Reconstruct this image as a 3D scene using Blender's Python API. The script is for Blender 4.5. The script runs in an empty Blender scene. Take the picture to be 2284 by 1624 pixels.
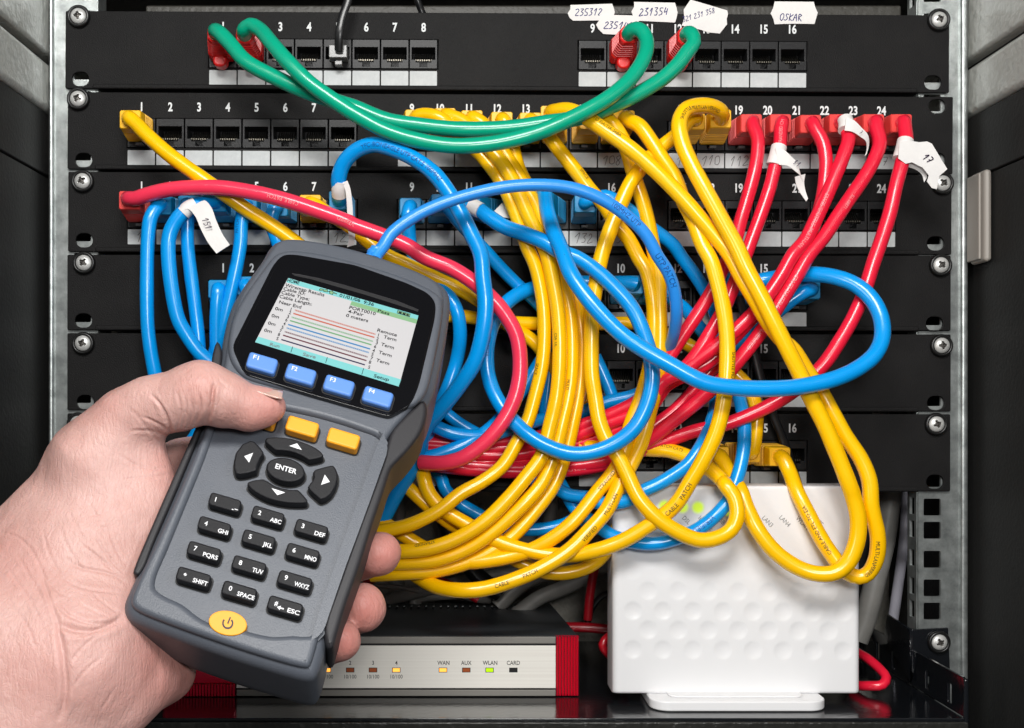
import bpy, math, random
import numpy as np
from mathutils import Vector, Matrix, Quaternion, noise as mnoise
random.seed(7)
S = 0.000245            # metres per unit; one unit = one pixel of a 2284-wide picture at the panel plane
CX, CY, DIST = 1020.0, 905.0, 2450.0
C = bpy.context.scene.collection
scene = bpy.context.scene
# ---------------------------------------------------------------- camera
cam = bpy.data.cameras.new('camera'); co = bpy.data.objects.new('camera', cam); C.objects.link(co)
co.location = (0, -DIST*S, 0); co.rotation_euler = (math.pi/2, 0, 0)
cam.sensor_width = 36; cam.lens = 36*DIST/2284
cam.shift_x = (1142-CX)/2284; cam.shift_y = (CY-812)/2284
cam.clip_start = 0.01; cam.clip_end = 20
scene.camera = co
# ---------------------------------------------------------------- light (indoor, flash-like soft lamps in front of the rack)
w = bpy.data.worlds.new('World'); scene.world = w; w.use_nodes = True
bg = w.node_tree.nodes['Background']; bg.inputs[0].default_value = (0.93, 0.96, 1, 1); bg.inputs[1].default_value = 0.07
def lamp(name, X, Z, h, tx, tz, th, sx, sy, power, col=(1, 1, 1)):
    l = bpy.data.lights.new(name, 'AREA'); l.shape = 'RECTANGLE'; l.size = sx*S; l.size_y = sy*S
    l.energy = power; l.color = col
    o = bpy.data.objects.new(name, l); C.objects.link(o)
    o.location = (X*S, -h*S, Z*S)
    d = Vector(((tx-X), -(th-h), (tz-Z)))
    o.rotation_euler = d.to_track_quat('-Z', 'Y').to_euler()
    return o
lamp('key_softbox', -150, 2000, 3100, 0, -100, 100, 1500, 700, 6.6, (1, 0.985, 0.96))
lamp('front_fill', 300, 420, 2750, 100, -250, 0, 520, 320, 1.5, (1, 0.99, 0.97))  # added fill lamp near the camera, brightens the router front and flattens shadows
lamp('right_softbox', 2500, 900, 3000, 200, -100, 100, 500, 1200, 2.2, (0.93, 0.97, 1))
lamp('left_softbox', -2300, 300, 3200, -300, -300, 300, 500, 1300, 2.3, (1, 0.97, 0.94))
scene.view_settings.view_transform = 'Standard'; scene.view_settings.look = 'None'
scene.view_settings.exposure = 0.0; scene.view_settings.gamma = 1
scene.view_settings.use_curve_mapping = False
# ---------------------------------------------------------------- materials
def mat(name, col, rough=0.5, metal=0.0, bump=0.0, bscale=600, coat=0.0, emit=None, estr=0, col2=None, cscale=60, spec=0.5, sss=0, trans=0, detail=4, dist=0.0004):
    m = bpy.data.materials.new(name); m.use_nodes = True
    nt = m.node_tree; p = nt.nodes['Principled BSDF']
    p.inputs['Base Color'].default_value = (*col, 1); p.inputs['Roughness'].default_value = rough
    p.inputs['Metallic'].default_value = metal; p.inputs['Coat Weight'].default_value = coat
    p.inputs['Coat Roughness'].default_value = 0.15
    p.inputs['Specular IOR Level'].default_value = spec
    if trans: p.inputs['Transmission Weight'].default_value = trans
    if sss:
        p.inputs['Subsurface Weight'].default_value = sss; p.inputs['Subsurface Radius'].default_value = (1, 0.35, 0.2)
        p.inputs['Subsurface Scale'].default_value = 0.004
    if emit: p.inputs['Emission Color'].default_value = (*emit, 1); p.inputs['Emission Strength'].default_value = estr
    tc = nt.nodes.new('ShaderNodeTexCoord')
    if col2:
        n = nt.nodes.new('ShaderNodeTexNoise'); n.inputs['Scale'].default_value = cscale; n.inputs['Detail'].default_value = 6
        n.inputs['Roughness'].default_value = 0.65
        r = nt.nodes.new('ShaderNodeValToRGB'); r.color_ramp.elements[0].color = (*col, 1); r.color_ramp.elements[1].color = (*col2, 1)
        r.color_ramp.elements[0].position = 0.35; r.color_ramp.elements[1].position = 0.68
        nt.links.new(tc.outputs['Object'], n.inputs['Vector']); nt.links.new(n.outputs['Fac'], r.inputs['Fac'])
        nt.links.new(r.outputs['Color'], p.inputs['Base Color'])
    if bump:
        n = nt.nodes.new('ShaderNodeTexNoise'); n.inputs['Scale'].default_value = bscale; n.inputs['Detail'].default_value = detail
        b = nt.nodes.new('ShaderNodeBump'); b.inputs['Strength'].default_value = bump; b.inputs['Distance'].default_value = dist
        nt.links.new(tc.outputs['Object'], n.inputs['Vector']); nt.links.new(n.outputs['Fac'], b.inputs['Height'])
        nt.links.new(b.outputs['Normal'], p.inputs['Normal'])
    return m
M = dict(
 panel=mat('black_powder_coat', (.0075,.0072,.0075), .56, bump=.7, bscale=1500, detail=5, col2=(.012,.0115,.0115), cscale=25, spec=.14),
 jack=mat('black_plastic', (.009,.009,.010), .42, bump=.15, bscale=1200, spec=.3),
 void=mat('dark_socket', (.006,.006,.007), .6),
 pin=mat('contact_metal', (.13,.12,.10), .4, metal=1),
 label=mat('white_label', (.46,.485,.49), .55, col2=(.57,.59,.59), cscale=140, bump=.15, bscale=2500),
 print=mat('white_print', (.72,.74,.74), .6),
 zinc=mat('galvanised_steel', (.27,.29,.285), .38, metal=.8, col2=(.52,.55,.54), cscale=110, bump=.25, bscale=260, detail=6),
 screw=mat('screw_steel', (.62,.62,.60), .38, metal=.35, bump=.1, bscale=900),
 recess=mat('screw_recess', (.16,.15,.14), .45, metal=.8),
 rubber=mat('black_washer', (.006,.006,.006), .35),
 paint=mat('grey_cabinet_paint', (.40,.41,.38), .35, bump=.8, bscale=230, coat=.2, dist=.0012, detail=3),
 dark=mat('dark_cabinet_surface', (.010,.010,.0095), .6, bump=.3, bscale=500, dist=.0008),  # near-black base colour, much darker than the grey beams
 back=mat('back_wall_paint', (.22,.21,.18), .5, bump=.8, bscale=260, dist=.0015, col2=(.32,.30,.26), cscale=40),
 beige=mat('beige_plastic', (.29,.265,.235), .5),
 gloss=mat('glossy_black_shelf', (.006,.007,.009), .10, bump=.18, bscale=330, dist=.0008, coat=.5),
 lip=mat('shelf_lip_paint', (.02,.02,.018), .28, bump=.9, bscale=260, dist=.0012),
 yellow=mat('yellow_pvc', (1.0,.55,.0), .27, bump=.12, bscale=120, dist=.001, detail=2, coat=.3),
 blue=mat('blue_pvc', (.0,.31,.80), .26, bump=.12, bscale=120, dist=.001, detail=2, coat=.25),
 blue2=mat('tester_lead_pvc', (.025,.28,.82), .34, bump=.08, bscale=200, dist=.001, coat=.1),
 red=mat('red_pvc', (.80,.012,.042), .28, bump=.12, bscale=120, dist=.001, detail=2, coat=.3),
 pink=mat('faded_red_pvc', (.90,.04,.095), .26, bump=.12, bscale=120, dist=.001, detail=2, coat=.3),
 green=mat('green_pvc', (.0,.37,.215), .28, bump=.12, bscale=120, dist=.001, detail=2, coat=.3),
 black=mat('black_pvc', (.008,.008,.009), .3),
 greyc=mat('grey_pvc', (.24,.235,.22), .4, col2=(.30,.29,.27)),
 whitec=mat('white_pvc', (.55,.54,.62), .4),
 yboot=mat('yellow_boot_rubber', (.92,.50,.002), .42, bump=.1),
 bboot=mat('blue_boot_rubber', (.0,.24,.50), .42, bump=.1),
 rboot=mat('red_boot_rubber', (.72,.05,.045), .42, bump=.1),
 rboot2=mat('red_hood_rubber', (.72,.012,.012), .32, bump=.1),
 clear=mat('clear_plug_plastic', (.10,.10,.10), .25),
 roof=mat('roof_beam_paint', (.05,.047,.04), .5, bump=.6, bscale=300, dist=.001),
 paper=mat('paper_label', (.80,.78,.75), .6, bump=.3, bscale=500, col2=(.70,.68,.67), cscale=30),
 ink=mat('blue_ink', (.035,.03,.20), .6), marker=mat('purple_marker', (.03,.008,.05), .5), pencil=mat('pencil_marks', (.16,.15,.15), .6),
 blackink=mat('black_cable_print', (.10,.07,.01), .5), blueink=mat('blue_cable_print', (.0,.08,.32), .5), pinkink=mat('pale_cable_print', (.85,.30,.32), .5),
 body=mat('grey_tester_plastic', (.082,.092,.112), .42, bump=.4, bscale=1800, dist=.0003, col2=(.092,.101,.120), cscale=55),
 grip=mat('dark_rubber_grip', (.017,.016,.019), .55, bump=.35, bscale=1800, dist=.0002),
 bezel=mat('glossy_black_bezel', (.004,.004,.005), .12),
 key=mat('black_rubber_key', (.007,.007,.009), .55, bump=.5, bscale=2500, dist=.0003, spec=.35),
 fkey=mat('blue_rubber_key', (.10,.25,.66), .5, bump=.1, bscale=2000),
 ykey=mat('yellow_rubber_key', (.92,.37,.012), .5, bump=.1, bscale=2000),
 keyprint=mat('key_print', (.80,.80,.82), .6),
 scr=mat('lcd_background', (.27,.265,.27), .25, emit=(.80,.78,.78), estr=.42),
 cyan=mat('lcd_cyan', (.13,.35,.35), .25, emit=(.20,.60,.60), estr=.32),
 lgreen=mat('lcd_green', (.12,.22,.12), .25, emit=(.25,.50,.25), estr=.45),
 lblack=mat('lcd_black', (.01,.01,.012), .25), lorange=mat('lcd_orange', (.42,.09,.05), .3), lgrn=mat('lcd_green_line', (.11,.28,.13), .3),
 lblue=mat('lcd_blue_line', (.01,.16,.38), .3), lmar=mat('lcd_maroon_line', (.10,.02,.03), .3), lnavy=mat('lcd_navy_line', (.01,.01,.05), .3), lgrey=mat('lcd_grey_text', (.16,.16,.16), .3),
 rtop=mat('router_top_steel', (.042,.047,.052), .38, bump=.3, bscale=1500),
 alu=mat('brushed_aluminium', (.88,.86,.80), .42, metal=0, col2=(.80,.77,.71), cscale=90),
 rgrey=mat('router_grey_trim', (.22,.21,.19), .5, bump=.3, bscale=2000),
 rredm=mat('red_anodised_rib', (.80,.012,.05), .25, metal=.25, coat=.5),
 rprint=mat('dark_router_print', (.04,.04,.04), .6),
 ledo=mat('lit_orange_led', (.8,.3,.05), .4, emit=(1,.40,.06), estr=1.5), ledo2=mat('dim_orange_led', (.40,.09,.02), .4), ledg=mat('lit_green_led', (.3,.5,0), .4, emit=(.42,.75,.0), estr=.9),
  dred=mat('dark_red_pvc', (.38,.006,.014), .3, coat=.2),
 white=mat('white_modem_plastic', (.83,.83,.84), .32, coat=.2), mprint=mat('modem_print', (.22,.22,.21), .6),
 nail=mat('thumb_nail', (.58,.37,.31), .22, sss=.1, coat=.3),
)
def brushed():
    m = M['alu']; nt = m.node_tree
    for n in nt.nodes:
        if n.type == 'TEX_NOISE':
            mp = nt.nodes.new('ShaderNodeMapping'); mp.inputs['Scale'].default_value = (.04, 1, 14)
            tc = [q for q in nt.nodes if q.type == 'TEX_COORD'][0]
            nt.links.new(tc.outputs['Object'], mp.inputs['Vector']); nt.links.new(mp.outputs['Vector'], n.inputs['Vector'])
brushed()
def skin_mat():
    m = mat('skin', (.50,.275,.238), .45, sss=.12, col2=(.63,.395,.355), cscale=22, spec=.38)
    nt = m.node_tree; p = nt.nodes['Principled BSDF']; tc = [q for q in nt.nodes if q.type == 'TEX_COORD'][0]
    v = nt.nodes.new('ShaderNodeTexVoronoi'); v.feature = 'DISTANCE_TO_EDGE'; v.inputs['Scale'].default_value = 620
    mp = nt.nodes.new('ShaderNodeMapping'); mp.inputs['Scale'].default_value = (1, .6, .55); mp.inputs['Rotation'].default_value = (0, .7, 0)
    n1 = nt.nodes.new('ShaderNodeTexNoise'); n1.inputs['Scale'].default_value = 90; n1.inputs['Detail'].default_value = 5
    nw = nt.nodes.new('ShaderNodeTexNoise'); nw.inputs['Scale'].default_value = 60
    mx = nt.nodes.new('ShaderNodeMix'); mx.data_type = 'RGBA'; mx.blend_type = 'ADD'; mx.inputs[0].default_value = .004
    nt.links.new(tc.outputs['Object'], mx.inputs[6]); nt.links.new(nw.outputs['Color'], mx.inputs[7]); nt.links.new(mx.outputs[2], mp.inputs['Vector'])
    nt.links.new(mp.outputs['Vector'], v.inputs['Vector']); nt.links.new(tc.outputs['Object'], n1.inputs['Vector'])
    mn = nt.nodes.new('ShaderNodeMath'); mn.operation = 'MINIMUM'; mn.inputs[1].default_value = .16
    nt.links.new(v.outputs['Distance'], mn.inputs[0])
    m3 = nt.nodes.new('ShaderNodeMapping'); m3.inputs['Rotation'].default_value = (0, .75, 0); m3.inputs['Scale'].default_value = (1.0, 1.0, .16)
    n3 = nt.nodes.new('ShaderNodeTexNoise'); n3.inputs['Scale'].default_value = 330; n3.inputs['Detail'].default_value = 3; n3.inputs['Distortion'].default_value = .6
    m4 = nt.nodes.new('ShaderNodeMapping'); m4.inputs['Rotation'].default_value = (0, -.35, 0); m4.inputs['Scale'].default_value = (1.0, 1.0, .2)
    n4 = nt.nodes.new('ShaderNodeTexNoise'); n4.inputs['Scale'].default_value = 240; n4.inputs['Detail'].default_value = 3; n4.inputs['Distortion'].default_value = .8
    ad = nt.nodes.new('ShaderNodeMath'); ad.operation = 'ADD'
    for mm, nn in ((m3, n3), (m4, n4)):
        nt.links.new(tc.outputs['Object'], mm.inputs['Vector']); nt.links.new(mm.outputs['Vector'], nn.inputs['Vector'])
    rr = []
    for nn in (n3, n4):
        a1 = nt.nodes.new('ShaderNodeMath'); a1.operation = 'SUBTRACT'; a1.inputs[1].default_value = .5
        a2 = nt.nodes.new('ShaderNodeMath'); a2.operation = 'ABSOLUTE'; a3 = nt.nodes.new('ShaderNodeMath'); a3.operation = 'MINIMUM'; a3.inputs[1].default_value = .09
        nt.links.new(nn.outputs['Fac'], a1.inputs[0]); nt.links.new(a1.outputs[0], a2.inputs[0]); nt.links.new(a2.outputs[0], a3.inputs[0]); rr.append(a3)
    nt.links.new(rr[0].outputs[0], ad.inputs[0]); nt.links.new(rr[1].outputs[0], ad.inputs[1])
    b3 = nt.nodes.new('ShaderNodeBump'); b3.inputs['Strength'].default_value = .26; b3.inputs['Distance'].default_value = .0035
    nt.links.new(ad.outputs[0], b3.inputs['Height'])
    b1 = nt.nodes.new('ShaderNodeBump'); b1.inputs['Strength'].default_value = .38; b1.inputs['Distance'].default_value = .0008
    b2 = nt.nodes.new('ShaderNodeBump'); b2.inputs['Strength'].default_value = .30; b2.inputs['Distance'].default_value = .0022
    nt.links.new(mn.outputs[0], b1.inputs['Height']); nt.links.new(n1.outputs['Fac'], b2.inputs['Height'])
    nt.links.new(b3.outputs['Normal'], b1.inputs['Normal']); nt.links.new(b1.outputs['Normal'], b2.inputs['Normal']); nt.links.new(b2.outputs['Normal'], p.inputs['Normal'])
    return m
M['skin'] = skin_mat()
def flush():
    m = M['skin']; nt = m.node_tree; p = nt.nodes['Principled BSDF']
    at = nt.nodes.new('ShaderNodeAttribute'); at.attribute_name = 'flush'
    mx = nt.nodes.new('ShaderNodeMix'); mx.data_type = 'RGBA'; mx.inputs[7].default_value = (.50, .17, .14, 1)
    src = p.inputs['Base Color'].links[0].from_socket
    nt.links.new(at.outputs['Fac'], mx.inputs[0]); nt.links.new(src, mx.inputs[6]); nt.links.new(mx.outputs[2], p.inputs['Base Color'])
flush()
# ---------------------------------------------------------------- helpers (coordinates in units: X right, Y away, Z up)
def P(x, y, h=0.0):                 # a traced picture point at height h in front of the panel plane -> its place in the room
    s = (DIST-h)/DIST
    return Vector(((x-CX)*s, -h, (CY-y)*s))
FR = {'A':(0,0,.3433),'B':(724.9,0,.3433),'C':(1449.8,0,.3433),'E':(836.5,557.6,.3433),'F':(1449.8,529.8,.3433),
      'G':(697,1059.5,.3479),'H':(1310.4,1059.5,.3479),'D':(0,0,1),'Z':(250.9,892.2,.2451),'K':(501.9,501.9,.2943),'L':(0,1115.3,.3174),
      'N':(0,724.9,.3189),'Q':(1226.8,278.8,.1716)}
def fr(f, x, y): a, b, k = FR[f]; return a+k*x, b+k*y
def parse(s):                       # 'B x,y,h x,y,h E x,y,h' -> room points
    out = []; f = 'D'
    for tok in s.split():
        if tok in FR: f = tok; continue
        v = [float(q) for q in tok.split(',')]
        x, y = fr(f, v[0], v[1]); out.append(P(x, y, v[2]))
    return out
def pts2(s):
    out = []; f = 'D'
    for tok in s.split():
        if tok in FR: f = tok; continue
        v = [float(q) for q in tok.split(',')]; out.append(fr(f, v[0], v[1]))
    return out
BASE = {}
def thing(name, label, cat, loc, group=None, kind=None, roty=0):
    o = bpy.data.objects.new(name, None); C.objects.link(o); o.empty_display_size = .005
    o.location = Vector(loc)*S; o.rotation_euler = (0, roty, 0)
    o['label'] = label
    if cat: o['category'] = cat
    if group: o['group'] = group
    if kind: o['kind'] = kind
    BASE[o.name] = Vector(loc); return o
def tag(o, label=None, cat=None, group=None, kind=None):
    for k, v in (('label', label), ('category', cat), ('group', group), ('kind', kind)):
        if v: o[k] = v
    return o
def base(o): return BASE.get(o.name, Vector((0, 0, 0))) if o else Vector((0, 0, 0))
def mk(name, verts, faces, m, parent=None, smooth=False, wn=False):
    me = bpy.data.meshes.new(name); b = np.array(base(parent))
    v = (np.array(verts, dtype=float).reshape(-1, 3)-b)*S
    me.from_pydata(v.tolist(), [], faces); me.materials.append(M[m] if isinstance(m, str) else m)
    if smooth: me.shade_smooth()
    o = bpy.data.objects.new(name, me); C.objects.link(o)
    if parent:
        o.parent = parent; BASE[o.name] = base(parent)
    if wn: o.modifiers.new('wn', 'WEIGHTED_NORMAL')
    return o
def inst(name, me, pos, parent):
    o = bpy.data.objects.new(name, me); C.objects.link(o); o.parent = parent
    o.location = (Vector(pos)-base(parent))*S; BASE[o.name] = Vector(pos); return o
def cube(a, b):
    (x0, y0, z0), (x1, y1, z1) = a, b
    v = [(x0,y0,z0),(x1,y0,z0),(x1,y1,z0),(x0,y1,z0),(x0,y0,z1),(x1,y0,z1),(x1,y1,z1),(x0,y1,z1)]
    return v, [(0,3,2,1),(4,5,6,7),(0,1,5,4),(1,2,6,5),(2,3,7,6),(3,0,4,7)]
def joinm(parts):
    V = []; F = []
    for v, f in parts:
        n = len(V); V += [tuple(p) for p in v]; F += [tuple(i+n for i in q) for q in f]
    return V, F
def boxes(name, lst, m, parent=None, bev=0):
    o = mk(name, *joinm([cube(a, b) for a, b in lst]), m, parent)
    if bev:
        q = o.modifiers.new('bv', 'BEVEL'); q.width = bev*S; q.segments = 3; q.limit_method = 'ANGLE'
        o.data.shade_smooth(); o.modifiers.new('wn', 'WEIGHTED_NORMAL')
    return o
def flat_curve(polys, ext, bev, res=3):
    cu = bpy.data.curves.new('tmp', 'CURVE'); cu.dimensions = '2D'; cu.fill_mode = 'BOTH'
    cu.extrude = ext; cu.bevel_depth = bev; cu.bevel_resolution = res; cu.offset = -bev if bev else 0
    for pl in polys:
        sp = cu.splines.new('POLY'); sp.points.add(len(pl)-1); sp.use_cyclic_u = True
        for i, (x, y) in enumerate(pl): sp.points[i].co = (x, y, 0, 1)
    o = bpy.data.objects.new('tmp', cu); me = o.to_mesh()
    v = np.zeros(len(me.vertices)*3); me.vertices.foreach_get('co', v)
    f = [tuple(p.vertices) for p in me.polygons]
    o.to_mesh_clear(); bpy.data.objects.remove(o); bpy.data.curves.remove(cu)
    return v.reshape(-1, 3), f
def slabvf(polys, w0, w1, bev=0, res=3):   # outline(s) with holes in (a, b), thickness w0..w1 -> verts (a, b, w)
    t = (w1-w0)/2; bev = min(bev, t*.98)
    v, f = flat_curve(polys, t-bev, bev, res); v = v.copy(); v[:, 2] += (w0+w1)/2
    return v, f
def front(v):                        # (a, b, w) -> room: a right, b up, w toward camera
    return np.stack([v[:, 0], -v[:, 2], v[:, 1]], 1)
def slab(name, polys, w0, w1, m, parent=None, bev=0, res=3, conv=front):
    v, f = slabvf(polys, w0, w1, bev, res)
    return mk(name, conv(v), f, m, parent, smooth=bev > 0, wn=bev > 0)
def rect(x0, y0, x1, y1): return [(x0, y0), (x1, y0), (x1, y1), (x0, y1)]
def rrect(x0, y0, x1, y1, r, n=5):
    out = []
    for cx, cy, a in ((x1-r, y0+r, -90), (x1-r, y1-r, 0), (x0+r, y1-r, 90), (x0+r, y0+r, 180)):
        for i in range(n+1):
            t = math.radians(a+90*i/n); out.append((cx+r*math.cos(t), cy+r*math.sin(t)))
    return out
def ell(cx, cy, a, b, n=28, rot=0):
    c, s = math.cos(rot), math.sin(rot)
    return [(cx+a*math.cos(t)*c-b*math.sin(t)*s, cy+a*math.cos(t)*s+b*math.sin(t)*c) for t in [2*math.pi*i/n for i in range(n)]]
def roundp(pts, r, n=5):
    out = []; N = len(pts)
    for i in range(N):
        p = Vector(pts[i]); a = Vector(pts[i-1]); b = Vector(pts[(i+1) % N])
        ra = min(r, (a-p).length*.45); rb = min(r, (b-p).length*.45)
        s = p+(a-p).normalized()*ra; e = p+(b-p).normalized()*rb
        for k in range(n+1):
            t = k/n; q = s*(1-t)**2+p*2*t*(1-t)+e*t*t; out.append((q.x, q.y))
    return out
def crom(pts, step, closed=False):
    P_ = [Vector(p) for p in pts]; n = len(P_); out = []
    if not closed: P_ = [P_[0]*2-P_[1]]+P_+[P_[-1]*2-P_[-2]]
    segs = range(n) if closed else range(1, n)
    for i in segs:
        if closed: a, b, c, d = P_[i-1], P_[i], P_[(i+1) % n], P_[(i+2) % n]
        else: a, b, c, d = P_[i-1], P_[i], P_[i+1], P_[i+2]
        t1 = max((b-a).length, 1e-3)**.5; t2 = t1+max((c-b).length, 1e-3)**.5; t3 = t2+max((d-c).length, 1e-3)**.5
        m = max(2, int((c-b).length/step))
        for k in range(m):
            t = t1+(t2-t1)*k/m
            A1 = a*((t1-t)/t1)+b*(t/t1); A2 = b*((t2-t)/(t2-t1))+c*((t-t1)/(t2-t1)); A3 = c*((t3-t)/(t3-t2))+d*((t-t2)/(t3-t2))
            B1 = A1*((t2-t)/t2)+A2*(t/t2); B2 = A2*((t3-t)/(t3-t1))+A3*((t-t1)/(t3-t1))
            out.append(B1*((t2-t)/(t2-t1))+B2*((t-t1)/(t2-t1)))
    if not closed: out.append(P_[-2])
    return out
GC = {}
def glyphs(txt, bold=0.0, cond=1.0):
    k = (txt, bold, cond)
    if k not in GC:
        cu = bpy.data.curves.new('t', 'FONT'); cu.body = txt; cu.size = 1; cu.resolution_u = 3; cu.offset = bold; cu.fill_mode = 'FRONT'
        o = bpy.data.objects.new('t', cu); me = o.to_mesh()
        v = np.zeros(len(me.vertices)*3); me.vertices.foreach_get('co', v); v = v.reshape(-1, 3).copy(); f = [tuple(p.vertices) for p in me.polygons]
        o.to_mesh_clear(); bpy.data.objects.remove(o); bpy.data.curves.remove(cu)
        v[:, 0] -= v[:, 0].min(); v[:, 0] *= cond
        GC[k] = (v, f)
    v, f = GC[k]; return v.copy(), f
STROKE = {'0':[[(.1,.2),(.1,.8),(.3,1),(.5,.8),(.5,.2),(.3,0),(.1,.2)]],'1':[[(.1,.6),(.4,1),(.3,0)]],'2':[[(.1,.8),(.3,1),(.5,.8),(.1,0),(.6,.05)]],
 '3':[[(.1,1),(.5,1),(.25,.6),(.5,.4),(.4,.05),(.1,0)]],'4':[[(.2,1),(.1,.4),(.5,.5)],[(.5,.9),(.4,0)]],'5':[[(.5,1),(.2,1),(.15,.6),(.45,.5),(.45,.1),(.1,0)]],
 '7':[[(.1,1),(.5,.95),(.25,0)],[(.15,.5),(.5,.5)]],'8':[[(.3,.5),(.1,.8),(.3,1),(.5,.8),(.1,.2),(.3,0),(.5,.2),(.3,.5)]],'9':[[(.5,.7),(.2,.6),(.2,.9),(.45,1),(.5,.7),(.4,0)]],
 'O':[[(.1,.2),(.1,.8),(.4,1),(.6,.7),(.55,.2),(.3,0),(.1,.2)]],'S':[[(.5,.9),(.25,1),(.2,.7),(.45,.4),(.3,0),(.05,.1)]],'K':[[(.1,1),(.1,0)],[(.5,.9),(.12,.45),(.5,0)]],
 'A':[[(0,0),(.3,1),(.5,0)],[(.12,.4),(.45,.4)]],'R':[[(.1,0),(.1,1),(.45,.8),(.12,.5),(.6,0)]],'l':[[(.1,.9),(.35,.7),(.2,.4),(.05,.3)]],' ':[]}
def scribble(txt, adv=.68, wd=.09, jit=.05, slant=.15):   # handwriting as thin flat strokes, unit height
    V = []; F = []; x = 0
    for ch in txt:
        for st in STROKE.get(ch, []):
            p = [Vector((x+a+slant*b+random.uniform(-jit, jit), b+random.uniform(-jit, jit), 0)) for a, b in st]
            c = crom(p, .12) if len(p) > 2 else p
            for i in range(len(c)-1):
                d = (c[i+1]-c[i]); n = Vector((-d.y, d.x, 0)).normalized()*wd*.5; e = d.normalized()*wd*.2
                k = len(V); V += [tuple(c[i]-e-n), tuple(c[i+1]+e-n), tuple(c[i+1]+e+n), tuple(c[i]-e+n)]; F.append((k, k+1, k+2, k+3))
        x += adv if ch != ' ' else .4
    return np.array(V).reshape(-1, 3), F
# ================================================================ CABINET
zt, zb = 1300, -900
def side_wall(sgn, xw, name, zs, zbm, lab):
    t = thing(name, None, None, (xw, 0, 0), kind='structure')
    a, b = sorted((xw+sgn*14, xw+sgn*60))
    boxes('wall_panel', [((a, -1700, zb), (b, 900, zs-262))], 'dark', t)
    a, b = sorted((xw+sgn*10, xw+sgn*60))
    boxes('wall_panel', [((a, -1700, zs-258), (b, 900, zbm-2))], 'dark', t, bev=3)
    a, b = sorted((xw, xw+sgn*80))
    boxes('beam', [((a, -1700, zbm), (b, 900, zs-9))], 'paint', t, bev=14)
    boxes('beam', [((a, -1700, zs+9), (b, 900, zt))], 'paint', t, bev=8)
    a, b = sorted((xw+sgn*30, xw+sgn*70))
    boxes('gap_filler', [((a, -1700, zs-9), (b, 900, zs+9))], 'void', t)
    return t
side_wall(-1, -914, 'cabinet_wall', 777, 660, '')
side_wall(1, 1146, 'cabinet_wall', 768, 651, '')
t = thing('cabinet_back', None, None, (0, 900, zb), kind='structure')
boxes('back_panel', [((-990, 500, zb), (1230, 530, zt))], 'back', t)
boxes('back_strip', [((-860, 330, -900), (-790, 360, 700)), ((1000, 330, -900), (1050, 360, 700))], 'dark', t)
t = thing('cabinet_floor', None, None, (0, 0, zb), kind='structure')
boxes('floor_panel', [((-990, -300, zb-20), (1230, 499, zb))], 'dark', t)
t = thing('cabinet_roof', None, None, (0, 0, zt), kind='structure')
boxes('roof_panel', [((-980, 60, 960), (1210, 499, 1010))], 'dark', t)
boxes('roof_beam', [((-730, 120, 908), (1040, 200, 938))], 'roof', t, bev=6)
boxes('roof_duct', [((-640, 90, 888), (-390, 118, 912))], 'dark', t, bev=6)
h = thing('cabinet_latch', 'rounded beige plastic latch on the dark right cabinet wall', 'latch', (1150, -30, 412))
boxes('latch_body', [((1139, -78, 312), (1156, -6, 512))], 'beige', h, bev=11)
boxes('latch_cover', [((1133, -64, 318), (1139, -6, 506))], 'beige', h, bev=4)
# ================================================================ RACK RAILS
HOLES = []
for k in range(-1, 10):
    HOLES += [951+181*(k-5), 1003+181*(k-5), 1068+181*(k-5)]
def rail(x0, x1, hx, lip, name, label, inner, hdy=0):
    holes_y = [q+hdy for q in HOLES]
    t = thing(name, label, 'rack rail', ((x0+x1)/2, 0, -800), group='vertical rack rails')
    pl = [rect(x0-CX, CY-1800, x1-CX, CY+60)]+[rrect(hx-19-CX, CY-y-19, hx+19-CX, CY-y+19, 3, 2) for y in holes_y if -20 < y < 1780]
    slab('front_plate', pl, -16, -9, 'zinc', t)
    a, b = lip
    boxes('rolled_edge', [((a-CX, -2, CY-1800), (b-CX, 26, CY+60))], 'zinc', t, bev=6)
    xi = inner-CX
    pl = [rect(16, CY-1800, 66, CY+60)]+[rect(28, CY-y-19, 54, CY-y+19) for y in holes_y if -20 < y < 1780]
    slab('side_flange', pl, -3, 3, 'zinc', t, conv=lambda v: np.stack([v[:, 2]+xi, v[:, 0], v[:, 1]], 1))
    return t
rail(119, 216, 181, (108, 119), 'rack_rail', 'galvanised steel rack rail on the left of the black panels', 213, -7)
rail(2052, 2144, 2083, (2144, 2160), 'rack_rail', 'galvanised steel rack rail with square holes on the right of the black panels', 2054)
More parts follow.
